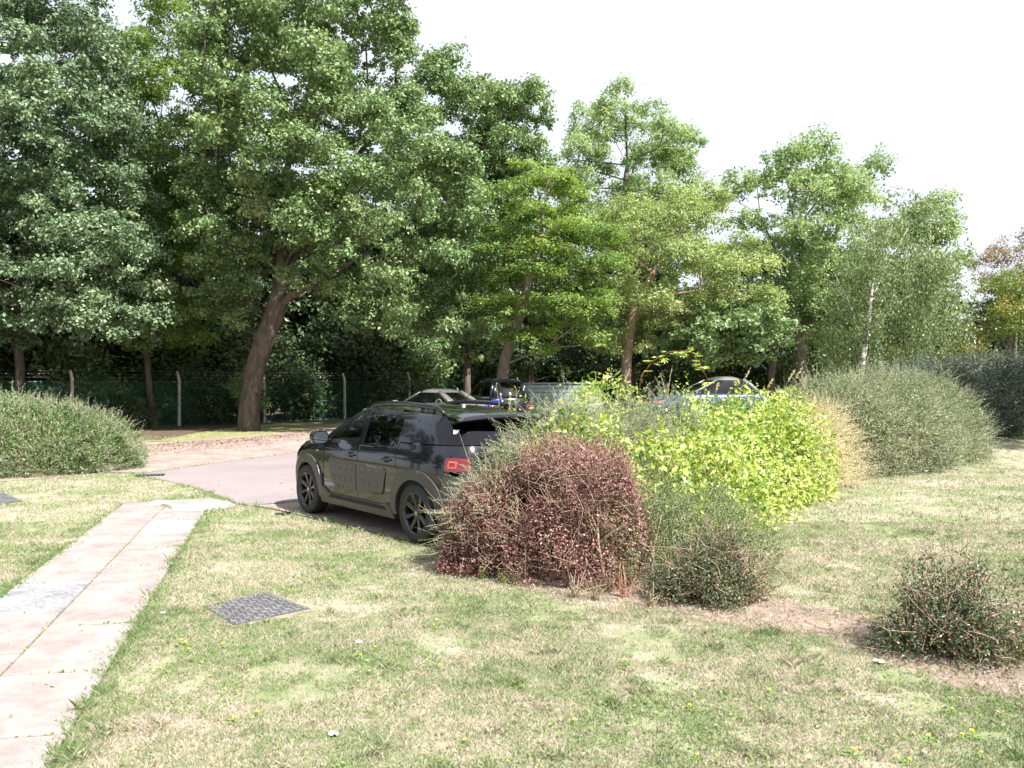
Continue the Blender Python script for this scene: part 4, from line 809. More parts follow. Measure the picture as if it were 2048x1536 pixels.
# ------------------------------------------------------------------ the black car
M['paint'] = plain('black_paint', (.006, .0065, .010), .12, 0, .6, spec=.4); M['paint'].node_tree.nodes['Principled BSDF'].inputs['Coat Roughness'].default_value = .03
M['clad'] = plain('grey_plastic', (.052, .050, .048), .42, nz=.1); M['airbump'] = plain('ribbed_plastic', (.060, .055, .050), .45, nz=.08)
M['rubber'] = plain('rubber', (.018, .018, .019), .7, nz=.2); M['rim'] = plain('black_rim', (.03, .03, .032), .22, .5, .5)
M['chrome'] = plain('bright_metal', (.7, .7, .7), .15, 1); M['seat'] = plain('seat_cloth', (.05, .05, .055), .9); M['mirror'] = plain('mirror_glass', (.8, .85, .9), .03, 1)
M['silver'] = plain('silver_paint', (.22, .22, .215), .28, .45, 1.0); M['blue'] = plain('blue_paint', (.02, .045, .15), .2, .2, 1.0); M['bike_blue'] = plain('blue_frame', (.03, .05, .45), .3, 0, .5)
def glass(name, tint, refl=.1):
    m, nt, b = newmat(name); nt.nodes.remove(b); tr = N(nt, 'ShaderNodeBsdfTransparent', Color=(*tint, 1)); gl = N(nt, 'ShaderNodeBsdfGlossy', Color=(1, 1, 1, 1), Roughness=.02)
    fr = N(nt, 'ShaderNodeFresnel', IOR=1.5); ad = nt.nodes.new('ShaderNodeMath'); ad.operation = 'MULTIPLY_ADD'; nt.links.new(fr.outputs[0], ad.inputs[0]); ad.inputs[1].default_value = 1.1; ad.inputs[2].default_value = refl
    mx = nt.nodes.new('ShaderNodeMixShader'); nt.links.new(ad.outputs[0], mx.inputs[0]); nt.links.new(tr.outputs[0], mx.inputs[1]); nt.links.new(gl.outputs[0], mx.inputs[2]); nt.links.new(mx.outputs[0], nt.nodes['Material Output'].inputs[0]); return m
M['glass'] = glass('clear_glass', (.80, .92, .88), .0); M['glass_dark'] = glass('tinted_glass', (.09, .11, .11), .0)
def lamp(name, c, r=.1): return plain(name, c, r, 0, 1)
M['lamp_red'] = lamp('red_lens', (.12, .005, .006)); M['lamp_amber'] = lamp('amber_lens', (.50, .05, .02)); M['lamp_clear'] = lamp('clear_lens', (.8, .8, .8))
def ip(z, T): return np.interp(z, [t[0] for t in T], [t[1] for t in T])
XR = [(.18, 3.20), (.3, 3.29), (.5, 3.33), (.75, 3.33), (.98, 3.29), (1.08, 3.24), (1.34, 3.02), (1.5, 2.92)]
XF = [(.18, -.68), (.3, -.79), (.6, -.83), (.78, -.78), (.9, -.62), (.98, -.35), (1.5, 1.1)]
WT = [(.18, .80), (.32, .845), (.5, .862), (.75, .865), (.88, .855), (.96, .835), (1.0, .815), (1.2, .735), (1.36, .655), (1.42, .61), (1.5, .5)]
def sm_ip(z, T, w=.045): return (ip(z - w, T) + ip(z, T) * 2 + ip(z + w, T)) / 4
X0 = 1.45
def Wz(z): return sm_ip(z, WT)
def side(x, z, off=0.):
    xr, xf = sm_ip(z, XR), sm_ip(z, XF); s = (x - X0) / ((xr - X0) if x > X0 else (X0 - xf)); n = 6. if x > X0 else 5.
    s = min(abs(s), .9999); y = Wz(z) * (1 - s ** n) ** (1 / n)
    return (x, y + off, z)
def rear(y, z, off=0.):
    xr = sm_ip(z, XR); q = min(abs(y) / Wz(z), .999); return (X0 + (xr - X0) * (1 - q ** 6.) ** (1 / 6.) + off, y, z)
def front(y, z, off=0.):
    xf = sm_ip(z, XF); q = min(abs(y) / Wz(z), .999); return (X0 - (X0 - xf) * (1 - q ** 5.) ** .2 - off, y, z)
ROOF = [(-.83, .80), (-.74, .88), (-.5, .96), (0, 1.03), (.35, 1.075), (.45, 1.10), (1.05, 1.40), (1.3, 1.465), (1.7, 1.485), (2.2, 1.478), (2.7, 1.445), (3.0, 1.41), (3.12, 1.395)]
def roof(x, y, off=0.):
    z = sm_ip(x, ROOF, .07); wd = .62; return (x, y, z - .075 * (abs(y) / wd) ** 2.2 + off)
class Surf:
    """panels cut from the body surfaces, mirrored to both flanks"""
    def __init__(s): s.V = []; s.F = []
    def panel(s, poly, fn, step=.05, holes=(), mirror=True, skirt=.012, off=0.):
        v, f, _ = cdt(poly, step, holes)
        for sg in ((1, -1) if mirror else (1,)):
            o = len(s.V); S3 = [Vector(fn(p.x, p.y, off)) for p in v]; S3 = [Vector((q.x, q.y * sg, q.z)) for q in S3]; s.V += S3
            cen = Vector((X0, 0, .7))
            for t in f:
                a, b_, c = (S3[i] for i in t); nrm = (b_ - a).cross(c - a); t2 = list(t) if nrm.dot(a - cen) > 0 else list(t)[::-1]; s.F.append([i + o for i in t2])
            if skirt:
                from collections import Counter
                cnt = Counter(); 
                for t in f:
                    for i in range(3): cnt[tuple(sorted((t[i], t[(i + 1) % 3])))] += 1
                for (i, j), k in cnt.items():
                    if k == 1:
                        a, b_ = S3[i], S3[j]; da = (cen - a); da.x *= .15; db = (cen - b_); db.x *= .15; k0 = len(s.V)
                        s.V += [a, b_, b_ + db.normalized() * skirt, a + da.normalized() * skirt]; s.F.append([k0, k0 + 1, k0 + 2, k0 + 3])
    def build(s, name, mat, parent, **k): return link(name, mesh(name, np.array([tuple(v) for v in s.V]), s.F, mat, True), parent, **k)
def arc(cx, cz, r, a0, a1, n=16, sq=0.):
    out = []
    for i in range(n + 1):
        a = R(a0 + (a1 - a0) * i / n); c, s_ = math.cos(a), math.sin(a); k = 1 + sq * abs(math.sin(2 * a)) ** 1.5; out.append((cx + r * c * k, cz + r * s_ * k))
    return out
WB = 2.595; RW = .325
car = empty('parked_car', (0, 0, 0), label='black crossover car with grey bump panels on its doors, parked beside the purple bush', cat='car')
def rc(x, w=.06):  return x
# sills line z .33; wheel openings radius .385
topF = [(x, float(sm_ip(x, ROOF, .07)) - .075) for x in (-.5, -.3, 0, .25)]
wing = [(-.60, .62)] + [(-.66, .74), (-.60, .86), (-.42, .93), (-.1, .985), (.25, 1.035), (.40, 1.045), (.50, 1.0), (.505, .40), (.45, .34)] + arc(0, RW, .40, 2, 178, 22) + [(-.46, .40), (-.60, .42)]
quarter_low = arc(WB, RW, .40, 115, 2, 14) + [(3.0, .36), (3.10, .5), (3.12, .74), (3.12, .93), (3.06, 1.02), (2.99, 1.072), (2.22, 1.065), (2.195, .985), (2.235, .80), (2.30, .72)]
S = Surf()
S.panel(wing, side, .05)
S.panel([(x, z) for x, z in quarter_low], side, .05)
# upper frame: pillars and cant rail around the side windows
WF = [(.60, 1.015), (1.315, 1.02), (1.265, 1.365), (1.13, 1.36), (.98, 1.30), (.72, 1.12)]
WRr = [(1.40, 1.02), (2.165, 1.03), (2.15, 1.25), (2.10, 1.365), (1.36, 1.375)]
up = [(.40, 1.045), (.72, 1.22), (1.02, 1.375), (1.25, 1.425), (1.7, 1.44), (2.2, 1.425), (2.7, 1.385), (2.77, 1.375), (2.72, 1.29), (2.80, 1.18), (2.905, 1.085), (2.215, 1.077), (2.185, .995), (.50, 1.0)]
def upf(x, z, off=0.):
    p = side(x, z, off); return p
S.panel(up, upf, .045, [WF, WRr])
# roof, bonnet, tailgate
roofp = [(1.0, -.62), (1.0, .62)] ; 
def redge(x): return Wz(float(sm_ip(x, ROOF, .07)) - .06) + .0
xs = np.linspace(1.1, 2.98, 14)
EDG = {round(float(x), 4): None for x in xs}
def uedge(x): return float(np.interp(x, [.40, .72, 1.02, 1.25, 1.7, 2.2, 2.7, 2.98], [1.045, 1.22, 1.375, 1.425, 1.44, 1.425, 1.385, 1.345]))
def roof2(x, y, off=0.):
    ze = uedge(x); ye = side(x, ze)[1]; zt = float(sm_ip(x, ROOF, .07)); q = min(1., abs(y) / max(.05, ye)); return (x, y, zt + (ze - zt) * q ** 2.6 + off)
rp = [(float(x), -side(float(x), uedge(x))[1]) for x in xs] + [(float(x), side(float(x), uedge(x))[1]) for x in xs[::-1]]
S.panel(rp, roof2, .07, mirror=False, skirt=0)
def hood(x, y, off=0.):
    ze = float(np.interp(x, [-.66, -.60, -.42, -.1, .25, .40], [.78, .86, .93, .985, 1.035, 1.045])); ye = side(x, ze)[1]; zt = float(sm_ip(x, ROOF, .07)); q = min(1., abs(y) / max(.05, ye)); return (x, y, zt + (ze - zt) * q ** 3. + off)
xh = np.linspace(-.60, .42, 9); hp = [(float(x), -side(float(x), float(np.interp(x, [-.66, -.60, -.42, -.1, .25, .40], [.78, .86, .93, .985, 1.035, 1.045])))[1]) for x in xh]; hp = hp + [(x, -y) for x, y in hp[::-1]]
S.panel(hp, hood, .07, mirror=False)
S.panel([(-.80, .25), (.80, .25), (.80, .82), (-.80, .82)], lambda y, z, off=0.: front(y * .98, z, off), .07, mirror=False)
S.build('body', M['paint'], car)
# nose closing panel between the front face and the bonnet
S = Surf(); S.panel([(-.70, .80), (.70, .80), (.62, .93), (-.62, .93)], lambda y, z, off=0.: (front(y, min(z, .9))[0] + .02, y, z), .08, mirror=False); S.build('grille', M['black'], car)
S = Surf()
S.panel([(-.81, .22), (.81, .22), (.81, .76), (-.81, .76)], lambda y, z, off=0.: rear(y * .985, z, .0), .06, mirror=False)
S.panel([(2.99, .22), (3.15, .22), (3.20, .76), (3.06, .76), (3.02, .6), (2.97, .40)], side, .04, off=.006); S.build('rear_bumper', M['clad'], car)
S = Surf()
S.panel([(-.70, .765), (.70, .765), (.735, 1.075), (-.735, 1.075)], rear, .06, mirror=False); tg = S.build('tailgate', M['paint'], car)
RS = [(-.70, 1.085), (.70, 1.085), (.63, 1.31), (-.63, 1.31)]
S = Surf(); S.panel(RS, rear, .06, mirror=False, off=.004)
S.panel([(2.785, 1.37), (2.735, 1.29), (2.815, 1.18), (2.92, 1.085), (3.13, 1.085), (3.075, 1.2), (2.97, 1.35)], side, .03, off=.004)
S.panel([(.63, 1.31), (.695, 1.085), (.785, 1.085), (.74, 1.2), (.68, 1.335), (.60, 1.335)], lambda y, z, off=0.: rear(min(y, Wz(z) * .992), z, off), .03, off=.004); S.build('rear_window', M['glass_dark'], tg)
# tail lamps wrap round the corner
for sg in (1, -1):
    fl = lambda f: (lambda u, v, off=0., f=f, sg=sg: (lambda p: (p[0], p[1] * sg, p[2]))(f(u, v, off)))
    S = Surf(); S.panel([(3.06, .835), (3.075, .82), (3.16, .815), (3.23, .815), (3.22, .95), (3.15, .96), (3.075, .95), (3.06, .935)], fl(side), .02, mirror=False, off=.010)
    S.panel([(.62, .82), (.77, .815), (.765, .95), (.61, .95), (.60, .935), (.605, .835)], fl(rear), .03, mirror=False, off=.010); tl = S.build('tail_lamp', M['lamp_red'], car)
    S = Surf(); S.panel([(3.10, .85), (3.19, .85), (3.185, .925), (3.10, .925)], fl(side), .015, mirror=False, off=.014, skirt=.003, holes=[[(3.115, .865), (3.175, .865), (3.17, .91), (3.115, .91)]]); S.build('lamp_ring', M['lamp_amber'], tl)
# spoiler
mb = MB(); xa = 2.93
for sgn in (1,):
    rows = []
    for j, y in enumerate(np.linspace(-.62, .62, 13)):
        e = abs(y) / .62; rows.append([(2.86, y, 1.445 - .06 * e ** 2.4), (3.06, y * 1.02, 1.408 - .05 * e ** 2.4), (3.175 - .06 * e * e, y * 1.0, 1.372 - .035 * e ** 2), (3.165 - .06 * e * e, y, 1.355 - .035 * e ** 2), (2.96, y, 1.33 - .04 * e ** 2)])
    V = [p for r_ in rows for p in r_]; n5 = 5; Fc = [[j * n5 + i, j * n5 + i + 1, (j + 1) * n5 + i + 1, (j + 1) * n5 + i] for j in range(12) for i in range(4)] + [[0, 1, 2, 3, 4], [60, 64, 63, 62, 61]]
    mb.add(V, Fc)
sp = mb.build('spoiler', M['paint'], car, True); mb = MB(); mb.box((3.142, 0, 1.352), (.02, .36, .012)); mb.build('brake_light', M['lamp_red'], sp)
# doors
fd = [(.515, .99), (1.352, .99), (1.362, .60), (1.375, .345), (.52, .345), (.515, .6)]
rd = [(1.365, .99), (2.19, .985), (2.225, .80), (2.28, .74)] + arc(WB, RW, .425, 118, 176, 10) + [(2.12, .345), (1.388, .345), (1.375, .60)]
for dp, wp, nm, gm, hx in ((fd, WF, 'front_door', 'glass', 1.20), (rd, WRr, 'rear_door', 'glass_dark', 2.02)):
    for sg in (1, -1):
        S = Surf(); S.panel(dp, lambda x, z, off=0., sg=sg: (lambda p: (p[0], p[1] * sg, p[2]))(side(x, z, off)), .04, mirror=False); d_ = S.build(nm, M['paint'], car)
        S = Surf(); S.panel(wp, lambda x, z, off=0., sg=sg: (lambda p: (p[0], p[1] * sg, p[2]))(side(x, z, off)), .06, mirror=False, off=-.012, skirt=0); S.build('window', M[gm], d_)
        yy = side(hx, .865)[1] * sg
        mb = MB(); mb.tube([(hx - .085, yy - .005 * sg, .862), (hx - .06, yy + .03 * sg, .868), (hx + .06, yy + .03 * sg, .872), (hx + .085, yy - .005 * sg, .872)], [.012, .013, .013, .012], 8); mb.build('handle', M['paint'], d_, True); mb = MB(); mb.lathe([(0, .004), (.045, .003), (.05, 0)], (0, 0, 0), 'y', 14); mb.V = [(hx + v[0] * 1.5, yy + .002 * sg + v[1] * .6 * sg, .868 + v[2] * .75) for v in mb.V]; mb.build('handle_recess_shade', M['black'], d_)  # black disc on the door skin paints the shade behind the handle
        bp = [(.66, .765), (.70, .795), (1.352, .79), (1.352, .445), (.85, .455), (.77, .485), (.72, .56)] if nm == 'front_door' else [(1.372, .79), (1.98, .765), (2.02, .74), (1.975, .50), (1.93, .455), (1.372, .445)]
        S = Surf(); S.panel(bp, lambda x, z, off=0., sg=sg: (lambda p: (p[0], p[1] * sg, p[2]))(side(x, z, off)), .04, mirror=False, off=.012, skirt=.02); ab = S.build('bump_panel', M['airbump'], d_)
        mb = MB(); cols = [.79, .93, 1.07, 1.22] if nm == 'front_door' else [1.50, 1.66, 1.82]
        for cx in cols:
            for cz in (.70, .57):
                y0 = side(cx, cz)[1] * sg + .012 * sg; V = []; K = 16; 
                for ring, (rr, hh) in enumerate(((1, -.003), (.84, .004), (.6, .006))):
                    for i in range(K):
                        a = 2 * math.pi * i / K; ex = math.copysign(abs(math.cos(a)) ** .55, math.cos(a)) * .055 * rr; ez = math.copysign(abs(math.sin(a)) ** .55, math.sin(a)) * .036 * rr; V.append((cx + ex, y0 + hh * sg, cz + ez))
                Fc = [[r_ * K + i, r_ * K + (i + 1) % K, (r_ + 1) * K + (i + 1) % K, (r_ + 1) * K + i] for r_ in range(2) for i in range(K)] + [[2 * K + i for i in range(K)]]
                if sg < 0: pass
                mb.add(V, Fc)
        mb.build('air_capsules', M['airbump'], d_, True)
# window surround and dark inner shell seen in the gaps
S = Surf(); S.panel([(.45, .36), (2.2, .36), (2.9, .5), (2.95, .98), (.45, .98)], side, .12, off=-.03, skirt=0); S.build('inner_shell', M['black'], car)
# cladding
for cx in (0, WB):
    for sg in (1, -1):
        S = Surf(); S.panel(arc(cx, RW, .475, -8, 188, 26, .05) + arc(cx, RW, .365, 188, -8, 22), lambda x, z, off=0., sg=sg: (lambda p: (p[0], p[1] * sg, p[2]))(side(x, z, off)), .04, mirror=False, off=.022, skirt=.05); S.build('arch_cladding', M['clad'], car)
S = Surf(); S.panel([(.40, .21), (2.17, .21), (2.14, .30), (2.05, .375), (1.9, .345), (.62, .345), (.48, .42), (.42, .36)], side, .05, off=.03, skirt=.05); S.build('sill', M['clad'], car)
S = Surf(); S.panel([(.66, .295), (2.04, .295), (2.0, .335), (.72, .335)], side, .05, off=.036, skirt=.01); S.build('sill_insert', M['black'], car)
mb = MB(); mb.box((1.25, 0, .27), (3.6, 1.28, .16)); mb.box((1.3, 0, .35), (1.55, 1.5, .1)); mb.build('underbody', M['black'], car)
for cx in (0, WB):                                   # wheel wells
    mb = MB(); V = []
    for y in (.45, .80):
        V += [(cx + .40 * math.cos(R(a)), y, RW + .40 * math.sin(R(a))) for a in range(0, 181, 15)]
    Fc = [[i, i + 1, 14 + i, 13 + i] for i in range(12)] + [list(range(13))]
    mb.add(V, Fc); mb.add([(x, -y, z) for x, y, z in V], Fc); mb.build('wheel_well', M['black'], car)
# interior
mb = MB()
for (x, y) in ((1.12, .36), (1.12, -.36)):
    mb.box((x, y, .58), (.5, .5, .16), bev=.05); mb.box((x + .30, y, .86), (.14, .48, .56), bev=.05); mb.box((x + .34, y, 1.22), (.09, .26, .16), bev=.03)
mb.box((2.05, 0, .56), (.5, 1.2, .16), bev=.05); mb.box((2.38, 0, .84), (.14, 1.2, .5), bev=.05)
for y in (-.4, .4): mb.box((2.40, y, 1.15), (.09, .24, .14), bev=.03)
mb.box((1.4, 0, .40), (2.2, 1.45, .06)); mb.build('seats', M['seat'], car, True)
mb = MB(); mb.box((.48, 0, .90), (.42, 1.38, .22), bev=.06); V, Fc = tube_arrays([(.80 + .06 * math.cos(a), -.36 + .18 * math.sin(a), .92 + .17 * math.cos(a)) for a in np.linspace(0, 2 * math.pi, 20)], .015, 6); mb.add(V, Fc); mb.build('dashboard', M['seat'], car, True)
# windscreen
S = Surf(); S.panel([(.42, -.66), (.42, .66), (1.09, .60), (1.09, -.60)], lambda x, y, off=0.: (x, y, 1.045 + (x - .42) / .67 * .375 + .03 * (1 - (y / .66) ** 2)), .1, mirror=False, skirt=0); S.build('windscreen', M['glass'], car)
# roof rails
for sg in (1, -1):
    mb = MB(); y = .555; x_ = [1.12, 1.25, 1.6, 2.0, 2.35, 2.62, 2.76]
    pts = [Vector((x, sg * (y + .02 * math.sin((x - 1.1) * 1.9)), float(sm_ip(x, ROOF, .07)) - .045 + (.0 if x in (1.12, 2.76) else .062))) for x in x_]
    mb.tube(pts, [.018, .028, .03, .03, .03, .028, .018], 8)
    for x in (1.24, 2.45): mb.box((x, sg * (y + .012), float(sm_ip(x, ROOF, .07)) - .03), (.24, .05, .07), bev=.012)
    mb.build('roof_rail', M['paint'], car, True)
mb = MB(); mb.lathe([(.0, .03), (.02, .025), (.03, .0)], (2.35, 0, 1.468), 'z', 10); ab = mb.build('aerial_base', M['chrome'], car, True); mb = MB(); mb.tube([(2.35, 0, 1.49), (2.43, 0, 1.58), (2.50, 0, 1.65)], [.006, .004, .003], 5); mb.build('aerial', M['lamp_red'], car)
mb = MB(); mb.box((rear(.60, 1.22)[0] + .014, -.60, 1.22), (.004, .09, .04)); o = mb.build('rear_sticker', M['white_paper'], car)
# mirrors
for sg in (1, -1):
    mb = MB(); bm_c = Vector((.62, sg * .99, 1.055)); K = 14; V = []
    for ring, (dx, s) in enumerate(((-.10, .35), (-.075, .75), (-.02, 1.0), (.05, 1.0), (.062, .95))):
        for i in range(K):
            a = 2 * math.pi * i / K; V.append((bm_c.x + dx, bm_c.y + math.copysign(abs(math.cos(a)) ** .7, math.cos(a)) * .115 * s, bm_c.z + math.copysign(abs(math.sin(a)) ** .7, math.sin(a)) * .085 * s))
    Fc = [[r_ * K + i, r_ * K + (i + 1) % K, (r_ + 1) * K + (i + 1) % K, (r_ + 1) * K + i] for r_ in range(4) for i in range(K)] + [list(range(K))]
    mb.add(V, Fc); mb.tube([(.58, sg * .80, 1.0), (.585, sg * .92, 1.02)], [.03, .022], 6); mm = mb.build('door_mirror', M['paint'], car, True)
    mb = MB(); mb.add([(bm_c.x + .058, bm_c.y + math.copysign(abs(math.cos(a)) ** .7, math.cos(a)) * .10, bm_c.z + math.copysign(abs(math.sin(a)) ** .7, math.sin(a)) * .072) for a in np.linspace(0, 2 * math.pi, 15)[:-1]], [list(range(14))]); mb.build('mirror_glass', M['mirror'], mm)
    q = Vector(side(.30, .845)); mb = MB(); mb.lathe([(0, .016), (.024, .012), (.03, 0)], (.30, q.y * sg, .845), 'y', 12); mb.build('side_repeater', M['lamp_clear'], car, True)
# wheels
def wheel(parent, c, sg, r=RW, wid=.205, nsp=8, emblem=True):
    t = MB(); h = wid / 2
    t.lathe([(r * .70, -h * .92), (r * .80, -h), (r * .93, -h * .97), (r * .985, -h * .8), (r, -h * .5), (r, h * .5), (r * .985, h * .8), (r * .93, h * .97), (r * .80, h), (r * .70, h * .92)], (0, 0, 0), 'y', 40)
    o = t.build('wheel', M['rubber'], parent, True); o.location = c
    g = MB(); g.lathe([(r * .715, h * .90 * sg), (r * .70, h * .98 * sg), (r * .665, h * .94 * sg), (r * .64, h * .5 * sg), (r * .62, -h * .6 * sg)], (0, 0, 0), 'y', 40)
    for k in range(nsp):
        a = 2 * math.pi * k / nsp + .3; w0, w1 = ((.055, .030) if k % 2 else (.040, .044)); e = Vector((math.cos(a), 0, math.sin(a))); f = Vector((-math.sin(a), 0, math.cos(a))); V = []
        for rr, ww, yy in ((.045, w0 * .55, .62), (r * .36, w0 * .62, .70), (r * .67, w1, .86)):
            p = e * rr
            V += [p - f * ww + Vector((0, (yy * h - .012) * sg, 0)), p - f * ww * .6 + Vector((0, yy * h * sg, 0)), p + f * ww * .6 + Vector((0, yy * h * sg, 0)), p + f * ww + Vector((0, (yy * h - .012) * sg, 0)), p + Vector((0, (yy * h - .04) * sg, 0))]
        g.add(V, [[j * 5 + i, j * 5 + (i + 1) % 5, (j + 1) * 5 + (i + 1) % 5, (j + 1) * 5 + i] for j in range(2) for i in range(5)])
    g.lathe([(0, h * .72 * sg), (.045, h * .71 * sg), (.062, h * .62 * sg), (.062, 0)], (0, 0, 0), 'y', 20); rm = g.build('rim', M['rim'], o, True)
    b_ = MB(); b_.lathe([(0, 0), (.13, 0), (.15, -.01 * sg), (.15, -.03 * sg)], (0, h * .2 * sg, 0), 'y', 24); b_.build('brake_disc', M['black'], o, True)
    if emblem:
        e = MB()
        for dz in (.008, -.012): 
            e.add([(-.024, (h * .74) * sg, dz - .012), (-.024, h * .74 * sg, dz - .002), (0, h * .76 * sg, dz + .014), (0, h * .76 * sg, dz + .004), (.024, h * .74 * sg, dz - .002), (.024, h * .74 * sg, dz - .012)], [[0, 1, 2, 3], [3, 2, 4, 5]])
        e.build('hub_emblem', M['chrome'], o)
    return o
for cx in (0, WB):
    for sg in (1, -1): wheel(car, (cx, sg * .755, RW), sg)
# place: local +x runs rearward, local +y is the flank facing the camera
FW = WR + U * WB; ang = math.atan2(-U.y, -U.x)
org2 = FW - NL * .86
car.location = (org2.x, org2.y, .014); car.rotation_euler = (0, 0, ang)
if (Matrix.Rotation(ang, 2) @ Vector((0, 1))).dot(NL) < 0: print('CAR SIDE FLIPPED')

# ------------------------------------------------------------------ cars further off
def far_car(label, loc, rz, paint, zs, gh, hasglass='glass_dark', width=.86, hoops=False, front_lamp=False, wb=2.5, roof_sky_tone=None, rear_lamps=True):
    """zs: (z, x front, x rear, half width); gh: rings of the glasshouse"""
    t = empty('parked_car', loc, rz, label=label, cat='car'); K = 40
    def ring(z, xf, xr, w_, n=4.2, crown=0.):
        out = []; c = (xf + xr) / 2; a_ = (xr - xf) / 2
        for i in range(K):
            th = 2 * math.pi * i / K; cc, ss = math.cos(th), math.sin(th); out.append((c + a_ * math.copysign(abs(cc) ** (2 / n), cc), w_ * math.copysign(abs(ss) ** (2 / n), ss), z))
        return out
    def loft(rings, cap_top=True):
        V = [p for r_ in rings for p in r_]; Fc = [[j * K + i, j * K + (i + 1) % K, (j + 1) * K + (i + 1) % K, (j + 1) * K + i] for j in range(len(rings) - 1) for i in range(K)]
        if cap_top: Fc.append([(len(rings) - 1) * K + i for i in range(K)])
        return V, Fc
    mb = MB(); mb.add(*loft([ring(*q) for q in zs])); mb.build('body', M[paint], t, True)
    mb = MB(); mb.add(*loft([ring(*q, 3.2) for q in gh[:-3]], False)); mb.build('windows', M[hasglass], t, True)
    mb = MB(); mb.add(*loft([ring(*q, 3.2) for q in gh[-4:]])); mb.build('roof', M[roof_sky_tone or paint], t, True)
    mb = MB(); g0, g1 = gh[0], gh[-4]
    for k in range(K):
        th = 2 * math.pi * k / K
    def ptr(q, th, e=.006):
        n = 3.2; c = (q[1] + q[2]) / 2; a_ = (q[2] - q[1]) / 2 + e; cc, ss = math.cos(th), math.sin(th); return Vector((c + a_ * math.copysign(abs(cc) ** (2 / n), cc), (q[3] + e) * math.copysign(abs(ss) ** (2 / n), ss), q[0]))
    for th, rr in ((40, .07), (-40, .07), (30, .05), (-30, .05), (138, .03), (-138, .03)):
        mb = MB(); mb.tube([ptr(q, R(th)) for q in gh[:-3]], rr, 6); mb.build('pillar', M[roof_sky_tone or paint], t, True)
    xf, xr = zs[1][1], zs[1][2]
    for cx in (xf + .78, xf + .78 + wb):
        for sg in (1, -1): wheel(t, (cx, sg * (width - .13), .31), sg, .31, .2, 8, False)
    for sg in (1, -1):
        mb = MB(); mb.box((xr - .06, sg * (width - .22), .80 if rear_lamps else .66), (.09, .28, .13), bev=.03); mb.build('tail_lamp', M['lamp_red'], t, True)
        mb = MB(); mb.box((xf + .10, sg * (width - .26), .70), (.14, .26, .11), bev=.03); mb.build('headlamp', M['lamp_red' if front_lamp else 'lamp_clear'], t, True)
        mb = MB(); mb.box((xf + 1.35, sg * (width + .06), .98), (.10, .2, .12), bev=.035); mb.build('door_mirror', M[paint], t, True)
        if front_lamp: mb = MB(); mb.box((xf + .24, sg * (width - .08), .72), (.18, .10, .07), bev=.02); mb.build('indicator', M['lamp_amber'], t, True)
    if hoops:
        mb = MB()
        for y in (-.33, .33):
            mb.tube([(xf + 2.75, y + .13 * math.cos(a), .92 + .17 * math.sin(a)) for a in np.linspace(0, math.pi, 10)], .02, 6)
        mb.build('roll_hoop', M['chrome'], t, True)
        mb = MB()
        for y in (-.35, .35): mb.box((xf + 2.35, y, .75), (.18, .46, .7), bev=.05)
        mb.build('seats', M['seat'], t, True)
    return t
# silver coupe, tail towards us
far_car('silver coupe with a curved roof and tinted glass parked behind the black crossover', (P(838, 0, 25.5).x + .4, 25.5, float(H(-3, 25.5)) + .013), R(-60 + 18), 'silver',
    [(.18, -2.0, 2.0, .78), (.35, -2.05, 2.08, .85), (.6, -2.08, 2.1, .87), (.82, -1.9, 2.08, .86), (.92, -1.5, 2.02, .82), (.97, -1.1, 1.9, .74)],
    [(.93, -1.05, 1.75, .76), (1.05, -.72, 1.52, .72), (1.18, -.40, 1.22, .66), (1.29, -.10, .95, .60), (1.36, .05, .78, .52), (1.395, .2, .6, .4), (1.405, .32, .5, .25)], 'glass', hoops=True)
far_car('black estate car behind the blue bicycle, beside the pale green slatted store', (P(1012, 0, 25).x - .45, 27.4, float(H(0, 27)) + .013), R(-72), 'paint',
    [(.18, -2.0, 2.0, .80), (.35, -2.1, 2.1, .87), (.7, -2.1, 2.12, .88), (.9, -1.9, 2.08, .86), (1.0, -1.1, 2.0, .8)],
    [(.98, -1.0, 1.98, .80), (1.15, -.65, 1.90, .75), (1.3, -.35, 1.80, .70), (1.45, 0, 1.66, .64), (1.52, .15, 1.56, .56), (1.555, .3, 1.4, .45), (1.565, .5, 1.2, .3)], rear_lamps=False)
far_car('blue car with reflected sky painted grey on its roof, half hidden behind the lime coloured bushes', (P(1410, 0, 25).x, 25, float(H(6.7, 25)) + .013), R(8), 'blue',
    [(.18, -1.9, 1.9, .80), (.35, -2.0, 2.0, .86), (.65, -2.02, 2.02, .87), (.88, -1.7, 1.98, .85), (.96, -1.0, 1.9, .8)],
    [(.95, -.95, 1.7, .79), (1.1, -.55, 1.55, .74), (1.25, -.2, 1.35, .68), (1.38, .1, 1.1, .62), (1.45, .25, .95, .54), (1.49, .4, .8, .4), (1.5, .5, .7, .25)], front_lamp=True, roof_sky_tone='silver')  # silver on roof and pillars stands in for the grey sky reflection
